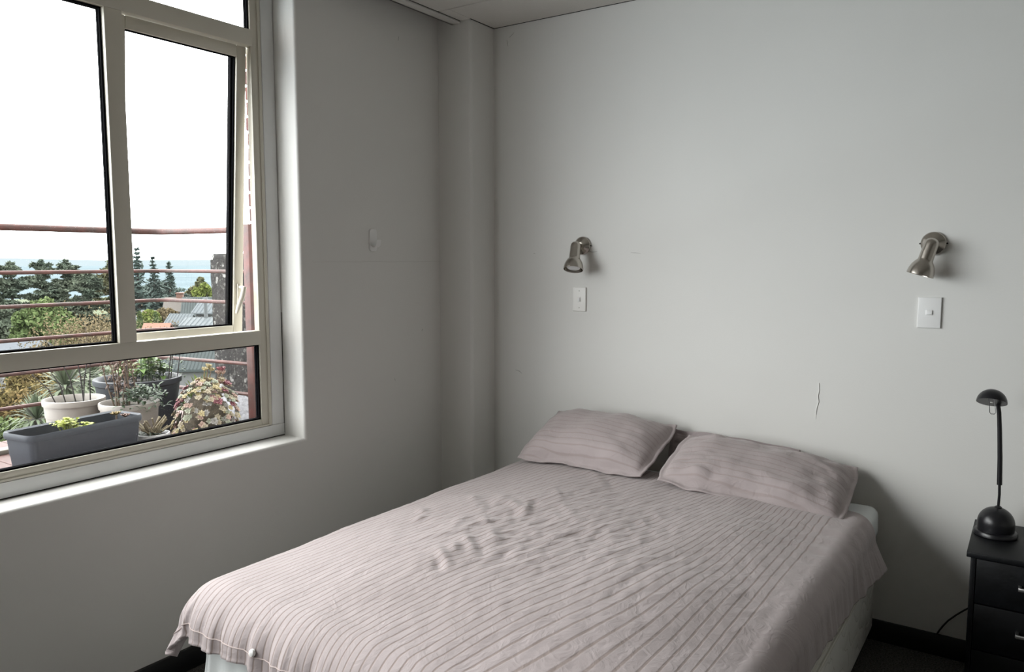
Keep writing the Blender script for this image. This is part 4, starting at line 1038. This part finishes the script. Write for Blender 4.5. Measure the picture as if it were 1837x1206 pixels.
# the wood and gardens go on to the left of the view
for k_, (lab, u_, v_, w_, d_, kd, m_, n_, lf) in enumerate((
        ('dark cypress just beyond the left edge of the view', -45, 470, 76, 84, 'cedar', CON, 80, .27), ('tall dark cypress well left of the view', -120, 466, 80, 78, 'cedar', CON, 80, .27),
        ('outermost dark cypress left of the view', -210, 470, 84, 86, 'cedar', CON, 80, .27), ('fresh green broadleaf tree left of the view', -110, 545, 130, 50, 'round', BRG, 90, .16),
        ('olive broadleaf tree left of the view', -230, 540, 140, 56, 'round', OLV, 90, .18), ('orange autumn tree left of the view', -110, 645, 150, 20, 'round', AUT, 90, .06),
        ('rust autumn tree left of the view', -260, 640, 150, 24, 'round', AUT2, 90, .07), ('low green bush left of the view', -170, 735, 170, 14, 'round', BRG, 90, .05))):
    tree('cypress_tree' if kd == 'cedar' else 'broadleaf_tree', lab, u_, v_, w_, d_, kd, m_, n_, leafs=lf, seed=50+k_, crown=.7)
# spiky palms
def palm(label, u, v, dep, r, seed):
    rs = random.Random(seed); c = at(u, v, dep); zb = gz(c.x, c.y)
    t = thing('spiky_palm', label, 'palm', (c.x, c.y, zb), 0, 'spiky cabbage palms below the balcony'); H = c.z-zb
    MB().tube([(0, 0, -.2), (.05, .02, H*.5), (0, 0, H)], [.12, .09, .07], 8).build('trunk', mat('palm_trunk', (.05,.042,.035), .95), t)
    b = MB()
    for k in range(150):
        a = rs.uniform(0, 6.283); el = math.radians(rs.uniform(-45, 85)); L = r*rs.uniform(.75, 1.1)
        d = Vector((math.cos(a)*math.cos(el), math.sin(a)*math.cos(el), math.sin(el))); s = Vector((-math.sin(a), math.cos(a), 0))*.022*r/.5
        p0 = Vector((0, 0, H)); p1_ = p0+d*L*.6; p2_ = p0+d*L+Vector((0, 0, -.22*L*math.cos(el)))
        b.add([p0-s*.4, p0+s*.4, p1_+s, p1_-s, p2_], [(0, 1, 2, 3), (3, 2, 4)])
    b.build('fronds', mat('palm_frond', (.038, .055, .026), .8, col2=(.07, .08, .042), vscale=1.5), t, smooth=0)
palm('spiky palm head behind the left cream pot', 118, 694, 11, .52, 1)
palm('spiky palm head between the cream pots and charcoal pot', 158, 680, 12.4, .55, 2)
palm('spiky palm head at the lower left of the cream pots', 66, 752, 9.4, .38, 3)
palm('yellowish spiky palm head behind the dry stems', 185, 700, 14, .55, 4)

# ------------------------------------------------------------------ houses in the valley
ROOFG = mat('grey_green_steel_roof', (.024, .030, .030), .7, spec=.15); ROOFB = mat('pale_grey_roof', (.048, .056, .060), .7, spec=.2); ROOFS = mat('slate_blue_roof', (.045, .051, .058), .8, spec=.2)
ROOFO = mat('orange_tile_roof', (.085, .034, .018), .8); WALLW = mat('white_house_wall', (.062, .064, .064), .8); WALLT = mat('tan_house_wall', (.05, .040, .033), .8)
PANE = mat('dark_house_window', (.02, .025, .03), .15); BRICKO = mat('orange_chimney_brick', (.065, .03, .02), .85)
def house(label, u, v, dep, wpx, dpx, wallh, roofh, yaw, wallm, roofm, windows=4, ribs=0, over=.25, chimney=None):
    """gabled house; (u, v) is the near eaves centre, yaw about z"""
    c = at(u, v, dep); w = wpx/FPX*dep; d = dpx/FPX*dep; zb = c.z-wallh
    t = thing('house', label, 'house', (c.x, c.y, zb), YAW+math.radians(yaw))
    MB().box(-w/2, w/2, 0, d, -1.5, wallh-.01).build('wall', wallm, t)
    a = over
    def slope(sgn):
        y0, y1 = (-a, d/2) if sgn < 0 else (d+a, d/2); z0 = wallh-.0-(a*roofh/(d/2)); z1 = wallh+roofh
        b = MB(); b.add([(-w/2-a, y0, z0), (w/2+a, y0, z0), (w/2+a, y1, z1), (-w/2-a, y1, z1)] + [(-w/2-a, y0, z0+.1), (w/2+a, y0, z0+.1), (w/2+a, y1, z1+.1), (-w/2-a, y1, z1+.1)],
                        [(0,1,2,3), (4,7,6,5), (0,4,5,1), (1,5,6,2), (2,6,7,3), (3,7,4,0)])
        r_ = b.build('roof', roofm, t, smooth=0)
        if ribs and sgn < 0:
            for k in range(ribs):
                x = -w/2-a+(w+2*a)*(k+.5)/ribs; q = MB(); e_ = .03
                q.add([(x-e_, y0, z0+.1), (x+e_, y0, z0+.1), (x+e_, y1, z1+.1), (x-e_, y1, z1+.1), (x, y0, z0+.16), (x, y1, z1+.16)], [(0,4,5,3), (4,1,2,5), (0,1,4), (3,5,2)])
                q.build('rib', roofm, r_, smooth=0)
    slope(-1); slope(1)
    for s in (-1, 1): MB().add([(s*(w/2-.01), 0, wallh-.02), (s*(w/2-.01), d, wallh-.02), (s*(w/2-.01), d/2, wallh+roofh-.02), (s*(w/2-.14), 0, wallh-.02), (s*(w/2-.14), d, wallh-.02), (s*(w/2-.14), d/2, wallh+roofh-.02)], [(0,1,2), (3,5,4), (0,3,4,1), (1,4,5,2), (2,5,3,0)]).build('gable', wallm, t, smooth=0)
    for k in range(windows):
        x = -w/2+w*(k+.5)/windows; ww = w/windows*.3
        f_ = MB().bbox(x-ww, x+ww, -.04, .03, wallh*.35, wallh*.82, .01, 1).build('window', mat('white_house_frame', (.07,.07,.07), .6), t)
        MB().box(x-ww*.85, x-ww*.06, -.05, -.035, wallh*.40, wallh*.77).build('pane', PANE, f_, smooth=0); MB().box(x+ww*.06, x+ww*.85, -.05, -.035, wallh*.40, wallh*.77).build('pane', PANE, f_, smooth=0)
    if chimney:
        x, h, m_ = chimney; MB().bbox(x-.3, x+.3, d*.3, d*.3+.6, wallh, wallh+roofh+h, .03, 1).bbox(x-.36, x+.36, d*.3-.06, d*.3+.66, wallh+roofh+h, wallh+roofh+h+.15, .03, 1).build('chimney', m_, t)
    return t
house('white-walled house with ribbed grey-green steel roof just beyond the pots', 372, 658, 34, 145, 150, 3.6, 1.35, 6, WALLW, ROOFG, 0, 26)
t = house('house with steep grey steel roof left of the pillar', 356, 572, 60, 50, 80, 2.6, 1.5, 16, mat('grey_house_wall', (.03,.033,.033), .8), ROOFG, 0, 14)
house('low grey steel-roofed wing in front of the steep roof', 318, 578, 54, 34, 30, 1.6, .45, -8, mat('grey_house_wall', (.03,.033,.033), .8), ROOFB, 1, 8)
t = house('pale roofed house with clerestory windows behind the tall flue', 392, 560, 56, 86, 60, 2.3, .75, -6, mat('grey_house_wall', (.03,.033,.033), .8), ROOFB, 6, 14)
t = house('flat pale grey roof with a tall cylindrical flue', 365, 584, 50, 70, 60, 1.6, .35, 2, mat('grey_house_wall', (.03,.033,.033), .8), ROOFB, 0, 10)
fl_ = Matrix.Rotation(-t.rotation_euler.z, 3, 'Z') @ (at(370, 578, 51) - t.location)
MB().tube([(0, 0, -.3), (0, 0, 1.55)], .12, 12).tube([(0, 0, 1.5), (0, 0, 1.58)], .16, 12).build('flue', mat('flue_steel', (.024,.029,.031), .5), t, loc=fl_)
house('tan house with orange chimney behind the grey roofs', 312, 556, 76, 30, 40, 2.2, 1.1, 10, WALLT, mat('brown_roof', (.04,.034,.028), .8), 1, 0, chimney=(.4, .4, BRICKO))
house('small house with orange tiled roof by the slim cypresses', 277, 598, 49, 34, 34, 1.8, .5, 5, WALLW, ROOFO, 2)
house('pale house with grey roof between mullion and slim cypresses', 258, 580, 64, 42, 60, 1.8, .9, -12, WALLW, ROOFS, 2)
house('white house behind the pale leafless tree', 76, 592, 56, 64, 60, 2.4, .25, 4, WALLW, ROOFB, 3, chimney=(.9, .5, WALLW))
house('house with slate blue roof at the left edge of the window', 14, 634, 38, 84, 60, 2.4, .5, -6, WALLW, ROOFS, 3)
